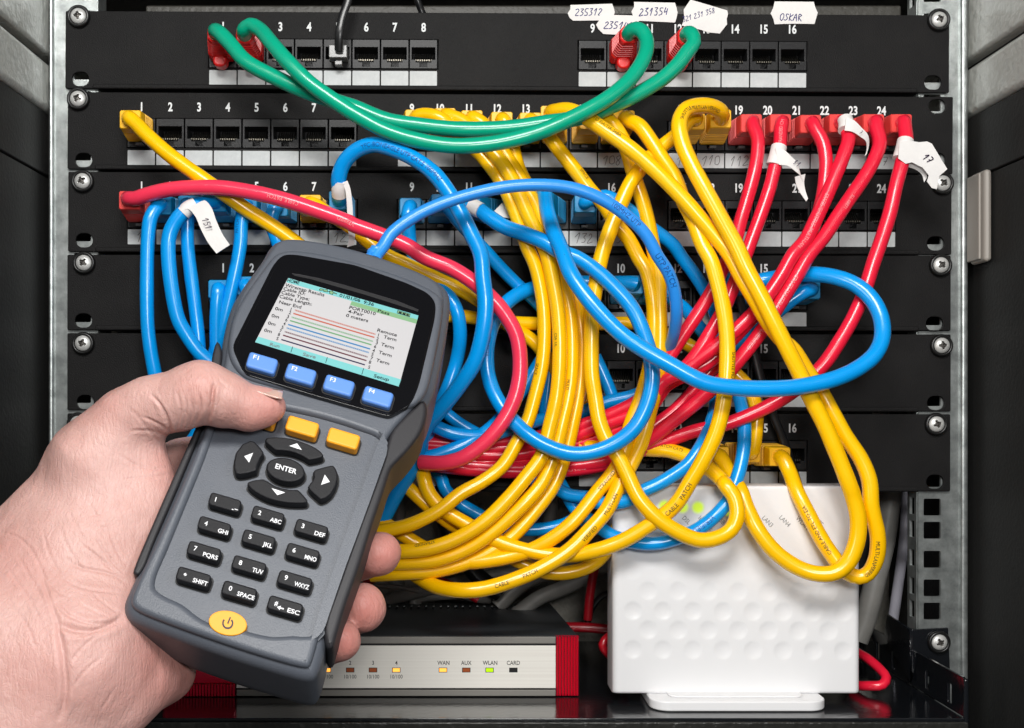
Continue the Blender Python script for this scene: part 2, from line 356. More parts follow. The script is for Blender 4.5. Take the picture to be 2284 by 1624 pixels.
# ================================================================ PATCH PANELS
def port_mesh():
    op = [(-26, 15), (-26, -12), (-17, -12), (-17, -18), (-8, -18), (-8, -28), (8, -28), (8, -18), (17, -18), (17, -12), (26, -12), (26, 15)]
    v1, f1 = slabvf([rect(-30.6, -32, 30.6, 32), op], -3, 1.5, .7, 1)
    v2, f2 = slabvf([rect(-28, -30.5, 28, 20), op], -46, -3, 0)
    v3, f3 = slabvf([rect(-28, -30.5, 28, 20)], -50, -46.2, 0)
    V, F = joinm([(v1, f1), (v2, f2), (v3, f3)]); V = front(np.array(V))
    me = bpy.data.meshes.new('port'); me.from_pydata((V*S).tolist(), [], F); me.materials.append(M['jack'])
    parts = []
    for i in range(8):
        x = -17.5+5*i
        a = [(x-1.1, 36, 13), (x+1.1, 36, 13), (x+1.1, 10, -9.5), (x-1.1, 10, -9.5), (x-1.1, 38, 12), (x+1.1, 38, 12), (x+1.1, 12, -11.5), (x-1.1, 12, -11.5)]
        parts.append((a, [(0,1,2,3),(7,6,5,4),(0,4,5,1),(1,5,6,2),(2,6,7,3),(3,7,4,0)]))
        parts.append(cube((x-1.3, 6, -13), (x+1.3, 14, -9.6)))
    V, F = joinm(parts)
    mc = bpy.data.meshes.new('contacts'); mc.from_pydata((np.array(V)*S).tolist(), [], F); mc.materials.append(M['pin'])
    return me, mc
PM, PC = port_mesh()
v, f = slabvf([rrect(-30.3, -16.5, 30.3, 16.5, 1.5, 2)], 0, .8, 0); LM = bpy.data.meshes.new('label_field'); LM.from_pydata((front(v)*S).tolist(), [], f); LM.materials.append(M['label'])
def screw_meshes():
    # washer ring, domed head, cross recess
    n = 32
    prof = [(25, 0), (25.5, 3), (24, 7.5), (21, 9), (18.5, 8), (17.5, 4), (17.5, 1)]
    V = []; F = []
    for r, hh in prof:
        for i in range(n): a = 2*math.pi*i/n; V.append((r*math.cos(a), -hh, r*math.sin(a)))
    for j in range(len(prof)-1):
        for i in range(n): F.append((j*n+i, j*n+(i+1) % n, (j+1)*n+(i+1) % n, (j+1)*n+i))
    mw = bpy.data.meshes.new('cup_washer'); mw.from_pydata((np.array(V)*S).tolist(), [], F); mw.materials.append(M['rubber']); mw.shade_smooth()
    g = 41; V = []; F = []; R = 17.6
    def hgt(x, y):
        r = math.hypot(x, y); z = 5+8.5*(1-(r/R)**2)**.6 if r < R else 5
        a = math.atan2(y, x)
        arm = min(abs(x*math.cos(.6)+y*math.sin(.6)), abs(-x*math.sin(.6)+y*math.cos(.6)))
        if arm < 2.6 and r < 9.5: z -= 7*min(1, (9.5-r)/1.5)*min(1, (2.6-arm)/.9)
        elif r < 5.5: z -= 5
        return z
    rings = [0, 1.2, 2.4, 3.6, 4.8, 5.4, 6.2, 7, 7.8, 8.6, 9.4, 10.2, 11.5, 13, 14.5, 16, 17.2, 17.6]
    n = 56
    for r in rings:
        for i in range(n):
            a = 2*math.pi*i/n; x, y = r*math.cos(a), r*math.sin(a); V.append((x, -hgt(x, y) if r < 17.5 else -2, y))
    for j in range(len(rings)-1):
        for i in range(n): F.append((j*n+i, j*n+(i+1) % n, (j+1)*n+(i+1) % n, (j+1)*n+i))
    mh = bpy.data.meshes.new('screw'); mh.from_pydata((np.array(V)*S).tolist(), [], F); mh.materials.append(M['screw']); mh.materials.append(M['recess'])
    for p in mh.polygons:
        r = sum(math.hypot(mh.vertices[k].co.x, mh.vertices[k].co.z) for k in p.vertices)/len(p.vertices)/S
        dpt = sum(-mh.vertices[k].co.y for k in p.vertices)/len(p.vertices)/S
        x = sum(mh.vertices[k].co.x for k in p.vertices)/len(p.vertices)/S; y = sum(mh.vertices[k].co.z for k in p.vertices)/len(p.vertices)/S
        if r < 9.6 and dpt < (5+8.5*(1-(r/R)**2)**.6)-2.5: p.material_index = 1
    mh.shade_smooth(); mh.set_sharp_from_angle(angle=math.radians(40))
    return mh, mw
SH, SW = screw_meshes()
def screw(parent, x, y, hh=2):
    s = inst('screw', SH, (x-CX, -hh, CY-y), parent); s.rotation_euler = (0, random.uniform(0, 1.5), 0)
    wv = bpy.data.objects.new('cup_washer', SW); C.objects.link(wv); wv.parent = s
    return s
g16 = [(466, 977, 1), (1290, 1800, 9)]; g24 = [(284, 797, 1), (887, 1397, 9), (1490, 1998, 17)]
# name parameters: xl, xr, yl(top left), yr(top right), groups, number dy, port centre dy, label centre dy, height, slots, screws
PAN = [
 (146, 2118, 24, 34, g16, 33, 93.5, 147.5, 173, [(180, 176), (2082, 184)], [(177, 38), (2092, 46)], 'topmost', 'with paper stickers along its top edge'),
 (151, 2126, 205, 216, g24, 32, 91, 146, 172, [(187, 357), (2091, 237), (2091, 357)], [(176, 222)], 'second', 'filled with yellow and red plugs, 24 sockets'),
 (152, 2123, 383, 390, g24, 31, 92.5, 145, 178, [(188, 536), (2088, 543)], [(186, 405), (2100, 410)], 'third', 'of 24 sockets with blue plugs at its left half'),
 (150, 2121, 568, 570, g16, 29, 89, 144, 168, [(186, 715), (2085, 722)], [(189, 587), (2096, 592)], 'fourth', 'partly hidden behind the blue loop of cable'),
 (150, 2121, 743, 746, g16, 32, 93, 148, 172, [(190, 897), (2088, 899)], [(187, 766), (2098, 771)], 'fifth', 'with every visible socket empty'),
 (150, 2120, 922, 924, g16, 31, 92, 145, 172, [(186, 1075), (2086, 1075)], [(176, 945), (2086, 946)], 'lowest', 'just above the white modem'),
]
PORTS = {}
hidden_txt = {'r': 1}
for pi, (xl, xr, yl, yr, grp, ndy, pdy, ldy, H, slots, screws, which, desc) in enumerate(PAN):
    ym = (yl+yr)/2; xm = (xl+xr)/2; ang = math.atan2(yr-yl, xr-xl)
    t = thing('patch_bay', f'{which} black patch panel {desc}', 'patch panel', (xm-CX, 0, CY-ym), group='black patch panels bolted to the rack', roty=ang)
    slope = (yr-yl)/(xr-xl)
    flat = lambda x, y: (x, y-slope*(x-xm))         # picture y -> unrotated panel y
    polys = [roundp([(xl-CX, CY-ym), (xr-CX, CY-ym), (xr-CX, CY-ym-H), (xl-CX, CY-ym-H)], 3, 2)]
    for gx0, gx1, n0 in grp: polys.append(rect(gx0-CX-1, CY-ym-pdy-33, gx1-CX+1, CY-ym-pdy+33))
    for sx, sy in slots:
        fy = flat(sx, sy)[1]; polys.append(rrect(sx-19-CX, CY-fy-15.5, sx+19-CX, CY-fy+15.5, 15, 7))
    slab('faceplate', polys, -7, 0, 'panel', t, bev=1.6, res=2)
    # rolled stiffening body between the ears, a little deeper, closes the gaps behind the faceplate
    boxes('folded_lip', [((xl+52-CX, 7.5, CY-ym-5), (xr-62-CX, 60, CY-ym-1)), ((xl+52-CX, 7.5, CY-ym-H+1), (xr-62-CX, 60, CY-ym-H+5)), ((xl+60-CX, 52, CY-ym-H+6), (xr-70-CX, 60, CY-ym-6))], 'void', t)
    boxes('stiffener', [((xl+62-CX, -3.5, CY-ym-H-1), (xr-72-CX, 4, CY-ym-H+10))], 'panel', t, bev=3.2)
    NV = []; 
    for gx0, gx1, n0 in grp:
        pitch = (gx1-gx0)/8
        for i in range(8):
            px = gx0+pitch*(i+.5)
            pc = (px-CX, -.5, CY-ym-pdy)
            po = inst('port', PM, pc, t); PORTS[(pi+1, n0+i)] = (px, ym+pdy+slope*(px-xm))
            c = bpy.data.objects.new('contacts', PC); C.objects.link(c); c.parent = po
            inst('label_field', LM, (px-CX, -.2, CY-ym-ldy), t)
            v, f = glyphs(str(n0+i), .03, .76)
            v[:, 0] -= v[:, 0].max()/2; v = v*27; v[:, 0] += px-CX; v[:, 1] += CY-ym-ndy-9.5; v[:, 2] = .5
            mk('printed_number', front(v), f, 'print', t)
    for sx, sy in screws: screw(t, sx, flat(sx, sy)[1])
    # pencilled numbers on label fields
    PN = []
    for key, tx in {(2,16):'108',(2,17):'11',(2,18):'110',(2,19):'112',(2,24):'17',(3,1):'11',(3,8):'123',(3,15):'132',(3,16):'133',(3,9):'1',(1,0):''}.items():
        if key[0] == pi+1 and key in PORTS:
            px = PORTS[key][0]; v, f = scribble(tx, wd=.075, jit=.07); v = v*21; v[:, 0] += px-CX-v[:, 0].max()/2; v[:, 1] += CY-ym-ldy-10; v[:, 2] = 1.1
            PN.append((front(v), f))
    for v, f in PN: mk('pencilled_number', v, f, 'pencil', t)
# ================================================================ STICKERS along the top of the first panel
def sticker(poly, txt, x, y, hgt, rot, ink, label, w0=1.5, holes=()):
    c = Vector((sum(p[0] for p in poly)/len(poly)-CX, 0, CY-sum(p[1] for p in poly)/len(poly)))
    t = thing('paper_sticker', label, 'sticker', c, group='white paper stickers on the top panel')
    pl = [(a-CX, CY-b) for a, b in poly]
    slab('paper', [pl], w0, w0+.7, 'paper', t)
    v, f = scribble(txt, wd=.12, jit=.05, slant=.2); v = v*hgt; r = math.radians(rot)
    u = v.copy(); u[:, 0] = v[:, 0]*math.cos(r)+v[:, 1]*math.sin(r); u[:, 1] = -v[:, 0]*math.sin(r)+v[:, 1]*math.cos(r)
    u[:, 0] += x-CX; u[:, 1] += CY-y; u[:, 2] = w0+1.1
    mk('handwriting', front(u), f, ink, t)
def notched(x0, y0, x1, y1, dx=5, sk=0):
    ym = (y0+y1)/2
    return [(x0+dx, y0), (x1-dx, y0+sk), (x1-dx*.4, (y0+ym)/2+sk), (x1, ym+sk), (x1-dx*.5, y1-8+sk), (x1-dx, y1+sk), (x0+dx*2, y1-2), (x0+dx*.7, ym+10), (x0, ym), (x0+dx, (y0+ym)/2)]
sticker(notched(1266, 12, 1371, 49, 6, -3), '235312', 1281, 36, 15, -1, 'ink', 'torn white sticker with blue handwriting 235312, leftmost on top panel')
sticker(notched(1408, 5, 1511, 49, 6, 2), '231354', 1424, 36, 16, -2, 'ink', 'white sticker with blue handwriting 231354, between two others')
sticker(notched(1329, 34, 1427, 79, 8, 2), '235142', 1345, 65, 16, 2, 'ink', 'white sticker with blue handwriting 235142 behind a red plug', w0=3)
sticker(pts2('C 262,0 500,70 505,95 497,125 499,160 452,220 375,212 330,196 250,180 205,168 222,120 217,66'), '321 231 358', 1522, 50, 11, -16, 'ink', 'tilted white sticker with small purple handwriting over socket twelve')
sticker(pts2('C 808,12 1062,14 1070,45 1088,85 1075,130 1066,158 935,156 808,160 800,125 782,90 800,50'), 'OSKAR', 1737, 46, 15, 2, 'ink', 'white sticker with handwritten name, rightmost on top panel')
# ================================================================ SHELF
ZF = -628
sh = thing('rack_shelf', 'glossy black metal shelf carrying the router and the white modem', 'shelf', (0, 100, ZF))
boxes('shelf_floor', [((-1020, -243, ZF-8), (1020, 480, ZF))], 'gloss', sh, bev=2)
boxes('front_lip', [((-1020, -251, ZF-110), (1024, -243.5, ZF-6))], 'lip', sh, bev=3)
def side(xs, m='gloss'):
    pl = [roundp([(-246, ZF+2), (480, ZF+2), (480, ZF+82), (-246, ZF+82)], 10)]
    for hh in (180, 72, -14, -113, -208, -305): pl.append(rrect(-hh-9, ZF+14, -hh+9, ZF+54, 3, 2))
    return slab('side_wall', pl, -3, 3, m, sh, bev=1.4, conv=lambda v: np.stack([v[:, 2]+xs, v[:, 0], v[:, 1]], 1))
side(1020)
boxes('corner_bend', [((1016, -250, ZF-60), (1026, -240, ZF+80))], 'gloss', sh, bev=4)
ear = [(2034-CX, CY-1404), (2115-CX, CY-1400), (2119-CX, CY-1500), (2034-CX, CY-1500)]
slab('mounting_ear', [roundp(ear, 3)], -6, 1, 'gloss', sh, bev=1.5)
slab('ear_bracket', [[(0, CY-1404), (130, CY-1395), (150, CY-1450), (0, CY-1520)]], -3, 3, 'gloss', sh, bev=1.4, conv=lambda v: np.stack([v[:, 2]+1012, v[:, 0], v[:, 1]], 1))
screw(sh, 2092, 1431, 3)
# ================================================================ ROUTER
RY = -76; RB = 400
r = thing('router', 'flat router with black top, silver front with lamps and ribbed red ends', 'router', (-130, 100, ZF))
boxes('base', [((-600, RY+6, ZF+4), (250, RB, ZF+20))], 'rtop', r)
top = []
v = [(-600, RY+2, -498), (212, RY+2, -498), (262, RY+6, -500), (240, RB, -512), (-590, RB, -512), (-600, RY+2, ZF+8), (212, RY+2, ZF+8), (262, RY+6, ZF+8), (240, RB, ZF+8), (-590, RB, ZF+8)]
mk('casing', v, [(0,1,2,3,4), (9,8,7,6,5), (0,5,6,1), (1,6,7,2), (2,7,8,3), (3,8,9,4), (4,9,5,0)], 'rtop', r)
VS = []
for i in range(22):
    px = 869-65+16.3*i; a = P(px, 1343, -230); x = a.x
    x = (px-CX)*1.135
    VS.append(cube((x-2.8, 290, -506.2), (x+2.8, 372, -504.6)))
for i, c in enumerate(VS): 
    v, f = c; v = [(q[0], q[1], q[2]+(-(q[1]-RY)/(RB-RY)*14)+7.2+.0) for q in v]
    mk('vent_slot', v, f, 'void', r)
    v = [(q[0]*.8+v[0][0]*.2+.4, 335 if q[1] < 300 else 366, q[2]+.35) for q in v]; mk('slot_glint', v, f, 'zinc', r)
boxes('front_trim', [((-476, RY-7, -513), (212, RY+2, -498.5))], 'rgrey', r, bev=1.5)
boxes('front_trim', [((-476, RY-7, ZF+2), (212, RY+2, ZF+15))], 'rgrey', r, bev=1.5)
boxes('seam', [((-476, RY-2, -517.5), (212, RY+2, -513.2)), ((-476, RY-2, ZF+15.2), (212, RY+2, ZF+19))], 'void', r)
boxes('front_plate', [((-476, RY-6, ZF+19), (212, RY+2, -517.6))], 'alu', r, bev=.8)
for i in range(8):
    x = 213+i*6.25; v = [(x+.2, RY-2, -498), (x+2.8, RY-8, -499), (x+5.5, RY-2, -498), (x+.2, RY-2, ZF+2), (x+2.8, RY-8, ZF+3), (x+5.5, RY-2, ZF+2), (x+.2, RY+10, -498), (x+5.5, RY+10, -498)]
    mk('red_rib', v, [(0,3,4,1), (1,4,5,2), (0,1,2,7,6)], 'rredm', r)
boxes('end_cap', [((-636, RY-4, -600), (-477, RY+60, -497))], 'rredm', r, bev=4)
for i in range(24): boxes('red_rib', [((-636+i*6.6, RY-7, ZF+2), (-636+i*6.6+4.4, RY+30, -601))], 'rredm', r)
TX = []
def ftext(txt, x, y, hgt, m, parent, hh, cond=.85, bold=0, rot=0, center=True, nm='printed_text'):
    v, f = glyphs(txt, bold, cond); v[:, 0] -= (v[:, 0].max()/2 if center else 0); v *= hgt*1.37
    rr = math.radians(rot); u = v.copy(); u[:, 0] = v[:, 0]*math.cos(rr)-v[:, 1]*math.sin(rr); u[:, 1] = v[:, 0]*math.sin(rr)+v[:, 1]*math.cos(rr)
    p = P(x, y, hh); k = (DIST-hh)/DIST
    V = np.stack([u[:, 0]*k+p.x, np.full(len(u), -hh), u[:, 1]*k+p.z], 1)
    return V, f
L = []
hh = -RY+6.4
for tx, x in (('1', 729), ('2', 781), ('3', 832), ('4', 884)):
    L.append(ftext(tx, x, 1483, 9.5, 0, r, hh, bold=.01)); L.append(ftext('10/100', x+.5, 1513.5, 9, 0, r, hh))
for tx, x in (('WAN', 989), ('AUX', 1040), ('WLAN', 1093), ('CARD', 1145)): L.append(ftext(tx, x, 1483, 9.5, 0, r, hh, bold=.01))
mk('printed_text', *joinm(L), 'rprint', r)
for x, m in ((729, 'ledo'), (781, 'ledo2'), (832, 'ledo2'), (884, 'ledo'), (988, 'ledo'), (1040, 'ledo2'), (1092, 'ledg'), (1145, 'void')):
    p = P(x, 1494.5, hh)
    boxes('lamp_frame', [((p.x-9, -hh-.3, p.z-5), (p.x+9, -hh+.6, p.z+5))], 'void', r)
    if m != 'void': boxes('lamp_lens', [((p.x-7.6, -hh-.9, p.z-3.8), (p.x+7.6, -hh-.2, p.z+3.8))], m, r)
# ================================================================ WHITE MODEM
HM = 140
mo = thing('modem', 'white upright modem with dimpled front standing on its oval foot', 'modem', (588, -120, ZF))
pa = P(1367, 1548, HM); pb = P(1920, 1084, HM)
X0, X1, Z0, Z1 = pa.x, pb.x, pa.z, pb.z
dim = []
for row, (yy, offx, n, dep) in enumerate(((612, 290, 7, .3), (742, 390, 7, .75), (870, 292, 8, 1), (992, 390, 7, 1), (1118, 292, 8, 1))):
    for i in range(n):
        x, y = fr('H', offx+192.5*i, yy+i*1.5); q = P(x, y, HM); dim.append((q.x, q.z, dep))
nx, nz = 190, 150; R = 14.0
def ax(n, a, b):
    e = [0, .8, 2, 3.5, 5.5, 8, 11, 14]; mid = np.linspace(a+18, b-18, n)
    return np.concatenate([a+np.array(e), mid, b-np.array(e)[::-1]])
xs = ax(nx, X0, X1); zs = ax(nz, Z0, Z1)
XX, ZZ = np.meshgrid(xs, zs)
ex = np.minimum(XX-X0, X1-XX); ez = np.minimum(ZZ-Z0, Z1-ZZ)
def rnd(e, R): q = np.clip(R-e, 0, R); return R-np.sqrt(np.maximum(R*R-q*q, 0))
dep = rnd(ex, R)+rnd(ez, 7)*.8
for dx, dz, k in dim:
    rr = np.hypot(XX-dx, ZZ-dz)/19.5
    dep += k*2.6*np.clip(1-rr**2, 0, 1)**1.0
# curved bottom edge
YY = -HM+dep
V = np.stack([XX, YY, ZZ], 2).reshape(-1, 3); ny_, nx_ = XX.shape
F = [(j*nx_+i, j*nx_+i+1, (j+1)*nx_+i+1, (j+1)*nx_+i) for j in range(ny_-1) for i in range(nx_-1)]
ring = [i for i in range(nx_)]+[j*nx_+nx_-1 for j in range(1, ny_)]+[(ny_-1)*nx_+i for i in range(nx_-2, -1, -1)]+[j*nx_ for j in range(ny_-2, 0, -1)]
V = V.tolist(); b0 = len(V)
for i in ring: V.append((V[i][0], -HM+82, V[i][2]))
F += [(ring[k], b0+k, b0+(k+1) % len(ring), ring[(k+1) % len(ring)]) for k in range(len(ring))]
F.append(tuple(range(b0+len(ring)-1, b0-1, -1)))
fp = mk('housing', V, F, 'white', mo, smooth=True); fp.data.set_sharp_from_angle(angle=math.radians(50))
boxes('top_seam', [((X0+10, -HM+4, Z1-8.6), (X1-10, -HM+10, Z1-8.0))], 'rgrey', mo)
foot = [(x, -y) for x, y in rrect(-182, -HM-56+0, 182, -HM+100, 34, 8)]
cxm = P(1644, 1560, 170).x
slab('foot', [rrect(cxm-182, 20, cxm+182, 200, 38, 8)], ZF+1, ZF+22, 'white', mo, bev=4, conv=lambda v: np.stack([v[:, 0], -v[:, 1], v[:, 2]], 1))
slab('foot_step', [rrect(cxm-140, 60, cxm+140, 172, 20, 8)], ZF+22, ZF+26, 'white', mo, bev=2, conv=lambda v: np.stack([v[:, 0], -v[:, 1], v[:, 2]], 1))
L = []
for tx, x, y in (('Power', 505, 272), ('DSL', 605, 268), ('Internet', 708, 268), ('USB', 826, 268), ('LAN3', 1117, 268), ('LAN4', 1227, 265), ('WLAN', 1333, 270), ('WPS', 1446, 270)):
    px, py = fr('H', x, y); L.append(ftext(tx, px, py+4, 10.5, 0, mo, HM+.6, cond=.85, rot=-45, center=False))
mk('printed_text', *joinm(L), 'mprint', mo)
def glow_mat():
    m = bpy.data.materials.new('lit_green_lamp_under_plastic'); m.use_nodes = True; nt = m.node_tree; p = nt.nodes['Principled BSDF']
    p.inputs['Roughness'].default_value = .32
    tc = nt.nodes.new('ShaderNodeTexCoord'); ln = nt.nodes.new('ShaderNodeVectorMath'); ln.operation = 'LENGTH'
    mr = nt.nodes.new('ShaderNodeMapRange'); mr.interpolation_type = 'SMOOTHSTEP'; mr.inputs[1].default_value = 7*S; mr.inputs[2].default_value = 17*S; mr.inputs[3].default_value = 1; mr.inputs[4].default_value = 0
    nt.links.new(tc.outputs['Object'], ln.inputs[0]); nt.links.new(ln.outputs['Value'], mr.inputs[0])
    mx = nt.nodes.new('ShaderNodeMix'); mx.data_type = 'RGBA'; mx.inputs[6].default_value = (.80, .80, .82, 1); mx.inputs[7].default_value = (.45, .62, .02, 1)
    nt.links.new(mr.outputs[0], mx.inputs[0]); nt.links.new(mx.outputs[2], p.inputs['Base Color'])
    ml = nt.nodes.new('ShaderNodeMath'); ml.operation = 'MULTIPLY'; ml.inputs[1].default_value = .45
    nt.links.new(mr.outputs[0], ml.inputs[0]); p.inputs['Emission Color'].default_value = (.75, 1, .08, 1); nt.links.new(ml.outputs[0], p.inputs['Emission Strength'])
    return m
M['glow'] = glow_mat()
v, f = slabvf([ell(0, 0, 17.5, 17.5, 30)], 0, .4); GM = bpy.data.meshes.new('status_lamp'); GM.from_pydata((front(v)*S).tolist(), [], f); GM.materials.append(M['glow'])
for x, y in ((495, 200), (608, 205), (708, 208), (905, 222)):
    q = P(*fr('H', x, y), HM+.2); inst('status_lamp', GM, q, mo)
# ================================================================ CABLES
def tube(name, path, r, m, parent=None, n=14, step=9, flatk=1.0, kink=.035, seed=0):
    c = crom(path, step)
    N = len(c); V = []; F = []
    T = [(c[min(i+1, N-1)]-c[max(i-1, 0)]).normalized() for i in range(N)]
    u = T[0].orthogonal().normalized()
    # start frame: reference direction as close as possible to the viewer side
    ref = Vector((0, -1, 0)); q = ref-T[0]*ref.dot(T[0]); u = q.normalized() if q.length > .05 else u
    fr_ = []
    for i in range(N):
        u = (u-T[i]*u.dot(T[i])).normalized(); v = T[i].cross(u); fr_.append((u.copy(), v))
        k = 1+kink*mnoise.noise(Vector((i*.13, seed*7.3, 0)))+kink*.6*mnoise.noise(Vector((i*.4, seed*3.1, 5)))
        for j in range(n):
            a = 2*math.pi*j/n
            p = c[i]+(u*math.cos(a)*flatk+v*math.sin(a))*r*k; V.append(p[:])
    for i in range(N-1):
        for j in range(n): F.append((i*n+j, i*n+(j+1) % n, (i+1)*n+(j+1) % n, (i+1)*n+j))
    F.append(tuple(range(n-1, -1, -1))); F.append(tuple((N-1)*n+j for j in range(n)))
    o = mk(name, V, F, m, parent, smooth=True); o.data.set_sharp_from_angle(angle=math.radians(60))
    return o, c, T
def boot(cable_root, port, frontp, col, kind='rib'):
    # strain-relief boot: a ribbed, chamfered block running from the socket to the cable exit
    px, py = port; A = Vector((px-CX, 0, CY-py+3)); Fp = frontp
    V = []; F = []; secs = []
    def ring(t, w, hgt, ch):
        c = A.lerp(Fp, t)
        return [(c.x+a, c.y, c.z+b) for a, b in ((-w+ch, -hgt), (w-ch, -hgt), (w, -hgt+ch), (w, hgt-ch), (w-ch, hgt), (-w+ch, hgt), (-w, hgt-ch), (-w, -hgt+ch))]
    if kind == 'rib':
        prof = [(.0, 24, 22, 2), (.10, 28, 25, 3)]
        for i in range(6):
            t = .14+i*.085; prof += [(t, 28-i*.6, 25-i*.5, 3), (t+.05, 28-i*.6, 25-i*.5, 3), (t+.055, 25.5-i*.6, 22.5-i*.5, 3), (t+.08, 25.5-i*.6, 22.5-i*.5, 3)]
        prof += [(.67, 24.5, 22, 3), (.97, 23, 20, 3), (1.0, 21.5, 18.5, 3)]
    elif kind == 'hood':
        prof = [(.0, 24, 20, 4), (.08, 28, 25, 6), (.35, 28, 25, 8)]
        for i in range(6):
            t = .38+i*.08; prof += [(t, 27-i*1.1, 24-i*.8, 9), (t+.045, 27-i*1.1, 24-i*.8, 9), (t+.05, 25-i*1.1, 22-i*.8, 9), (t+.075, 25-i*1.1, 22-i*.8, 9)]
        prof += [(.88, 20, 19, 8), (.98, 18.5, 18, 8), (1.0, 16, 15.5, 7)]
    for t, w, hgt, ch in prof: V += ring(t, w, hgt, ch)
    for i in range(len(prof)-1):
        for j in range(8): F.append((i*8+j, i*8+(j+1) % 8, (i+1)*8+(j+1) % 8, (i+1)*8+j))
    F.append(tuple((len(prof)-1)*8+j for j in range(8)))
    nm = {'y':'yboot','b':'bboot','r':'rboot','h':'rboot2'}[col]
    o = mk('connector_boot', V, F, nm, cable_root)
    if kind == 'hood':
        sl = rrect(A.x-15, A.z-44, A.x+15, A.z-16, 13, 6)
        slab('latch_cover', [sl], 10, 40, nm, o, bev=5)
    else:
        boxes('latch_tab', [((A.x-7, -22, A.z-34), (A.x+7, -3, A.z-29))], 'clear', o)
    return o
CABLES = []
def m_scale(n): return n == 'patch_cable'
def cable(path, col, label, r=13.5, starts=None, ends=None, group=None, text=(), kind='rib', mat_=None, n=14, flatk=1, h0=95, name='patch_cable', cat='cable', bootcol=None, kink=.035):
    """starts/ends: (panel, socket, 'F x,y') -> a boot in that socket whose mouth is seen at that picture point"""
    pts = parse(path) if isinstance(path, str) else path; r *= 1.1 if m_scale(name) else 1
    m = mat_ or {'y':'yellow','b':'blue','r':'red','g':'green','k':'black'}[col]
    seed = len(CABLES)+1
    bc = bootcol or ('h' if kind == 'hood' else col)
    plugs = []
    for spec, atstart in ((starts, True), (ends, False)):
        if not spec: continue
        pn, sn, pos = spec; fx, fy = pts2(pos)[0]; Fp = P(fx, fy, h0); A = Vector((PORTS[(pn, sn)][0]-CX, 0, CY-PORTS[(pn, sn)][1]))
        d = (Fp-A).normalized()
        add = [Fp-d*8, Fp+d*10]
        pts = add+pts if atstart else pts+add[::-1]
        plugs.append((PORTS[(pn, sn)], Fp))
    mid = pts[0]
    o, c, T = tube(name, pts, r, m, None, n=n, flatk=flatk, seed=seed, kink=kink)
    BASE[o.name] = Vector((0, 0, 0))
    tag(o, label, cat, group)
    for pr, Fp in plugs: boot(o, pr, Fp, bc, kind)
    for tx in text:
        s, pos, siz, m2 = tx[:4]; siz *= .9; off = tx[4] if len(tx) > 4 else 0; sgn = tx[5] if len(tx) > 5 else 1
        x, y = pts2(pos)[0]
        # arclength of the path point seen nearest that picture point
        best = min(range(len(c)), key=lambda i: ((CX+c[i].x*DIST/(DIST+c[i].y)-x)**2+(CY-c[i].z*DIST/(DIST+c[i].y)-y)**2))
        L = [0]
        for i in range(1, len(c)): L.append(L[-1]+(c[i]-c[i-1]).length)
        v, f = glyphs(s, 0.0, 1.0); v[:, 0] *= siz*1.25; v[:, 1] = (v[:, 1]-.36)*siz*1.37; W = v[:, 0].max(); V = []
        for q in v:
            sa = L[best]+sgn*(q[0]-W/2); k = min(max(int(np.searchsorted(L, sa)), 1), len(c)-1)
            t = (sa-L[k-1])/max(L[k]-L[k-1], 1e-6); p = c[k-1].lerp(c[k], t); tt = (T[k-1].lerp(T[k], t)).normalized()
            vd = (Vector((0, -DIST, 0))-p).normalized(); nn = (vd-tt*vd.dot(tt)).normalized(); bb = nn.cross(tt).normalized()*sgn
            a = off*sgn+q[1]/r; V.append((p+(nn*math.cos(a)+bb*math.sin(a))*(r*1.045+.25))[:])
        mk('printed_text', V, f, m2, o)
    CABLES.append(o); return o, c, T
GY = 'yellow patch cables'; GB = 'blue patch cables'; GR = 'red patch cables'; GG = 'green patch cables'
# ---- green
cable('A 1428,215,122 1500,290,140 1600,400,160 1800,510,170 2000,600,175 2200,665,170 B 200,700,165 400,780,165 600,812,165 900,840,165 1200,830,165 1450,795,165 1650,765,165 1850,695,160 2050,600,150 2200,505,140 C 180,420,135 240,340,130 285,280,125 270,225,118',
      'g', 'upper of the two hanging green cables, from socket 1 to 12 of top panel', 14.6, (1, 1, 'A 1405,215'), (1, 12, 'C 238,232'), GG, kind='hood')
cable('A 1590,190,125 1630,165,135 1690,195,150 1760,275,180 1860,390,205 2000,530,215 2150,640,215 B 200,745,215 400,850,215 600,912,215 800,945,215 1000,943,215 1200,912,215 1400,855,215 1650,745,210 1850,630,200 1990,505,180 2075,370,160 2090,270,140 2060,205,130 2020,190,120',
      'g', 'lower of the two hanging green cables, from socket 2 to 10 of top panel', 14.6, (1, 2, 'A 1590,225'), (1, 10, 'B 1975,222'), GG, kind='hood')
# ---- flat black telephone lead in top panel
o, c, T = cable('B 160,-60,60 150,0,60 112,110,62 92,220,62 88,330,50', 'k', 'flat black telephone lead plugged into socket 5 of the top panel', 9, name='telephone_lead', flatk=.45, kink=0)
q = P(755, 118, 30)
slab('clear_plug', [rrect(q.x-20, q.z-14, q.x+20, q.z+14, 2, 2)], 8, 42, 'clear', o, bev=1.5)
slab('latch_tab', [rrect(q.x-8, q.z-26, q.x+8, q.z-14, 2, 2)], 8, 30, 'clear', o, bev=1)
cable('B 570,-80,-20 600,0,-20 630,80,-30 660,150,-30', 'k', 'black lead dropping behind the top panel above socket 8', 8, name='black_lead')
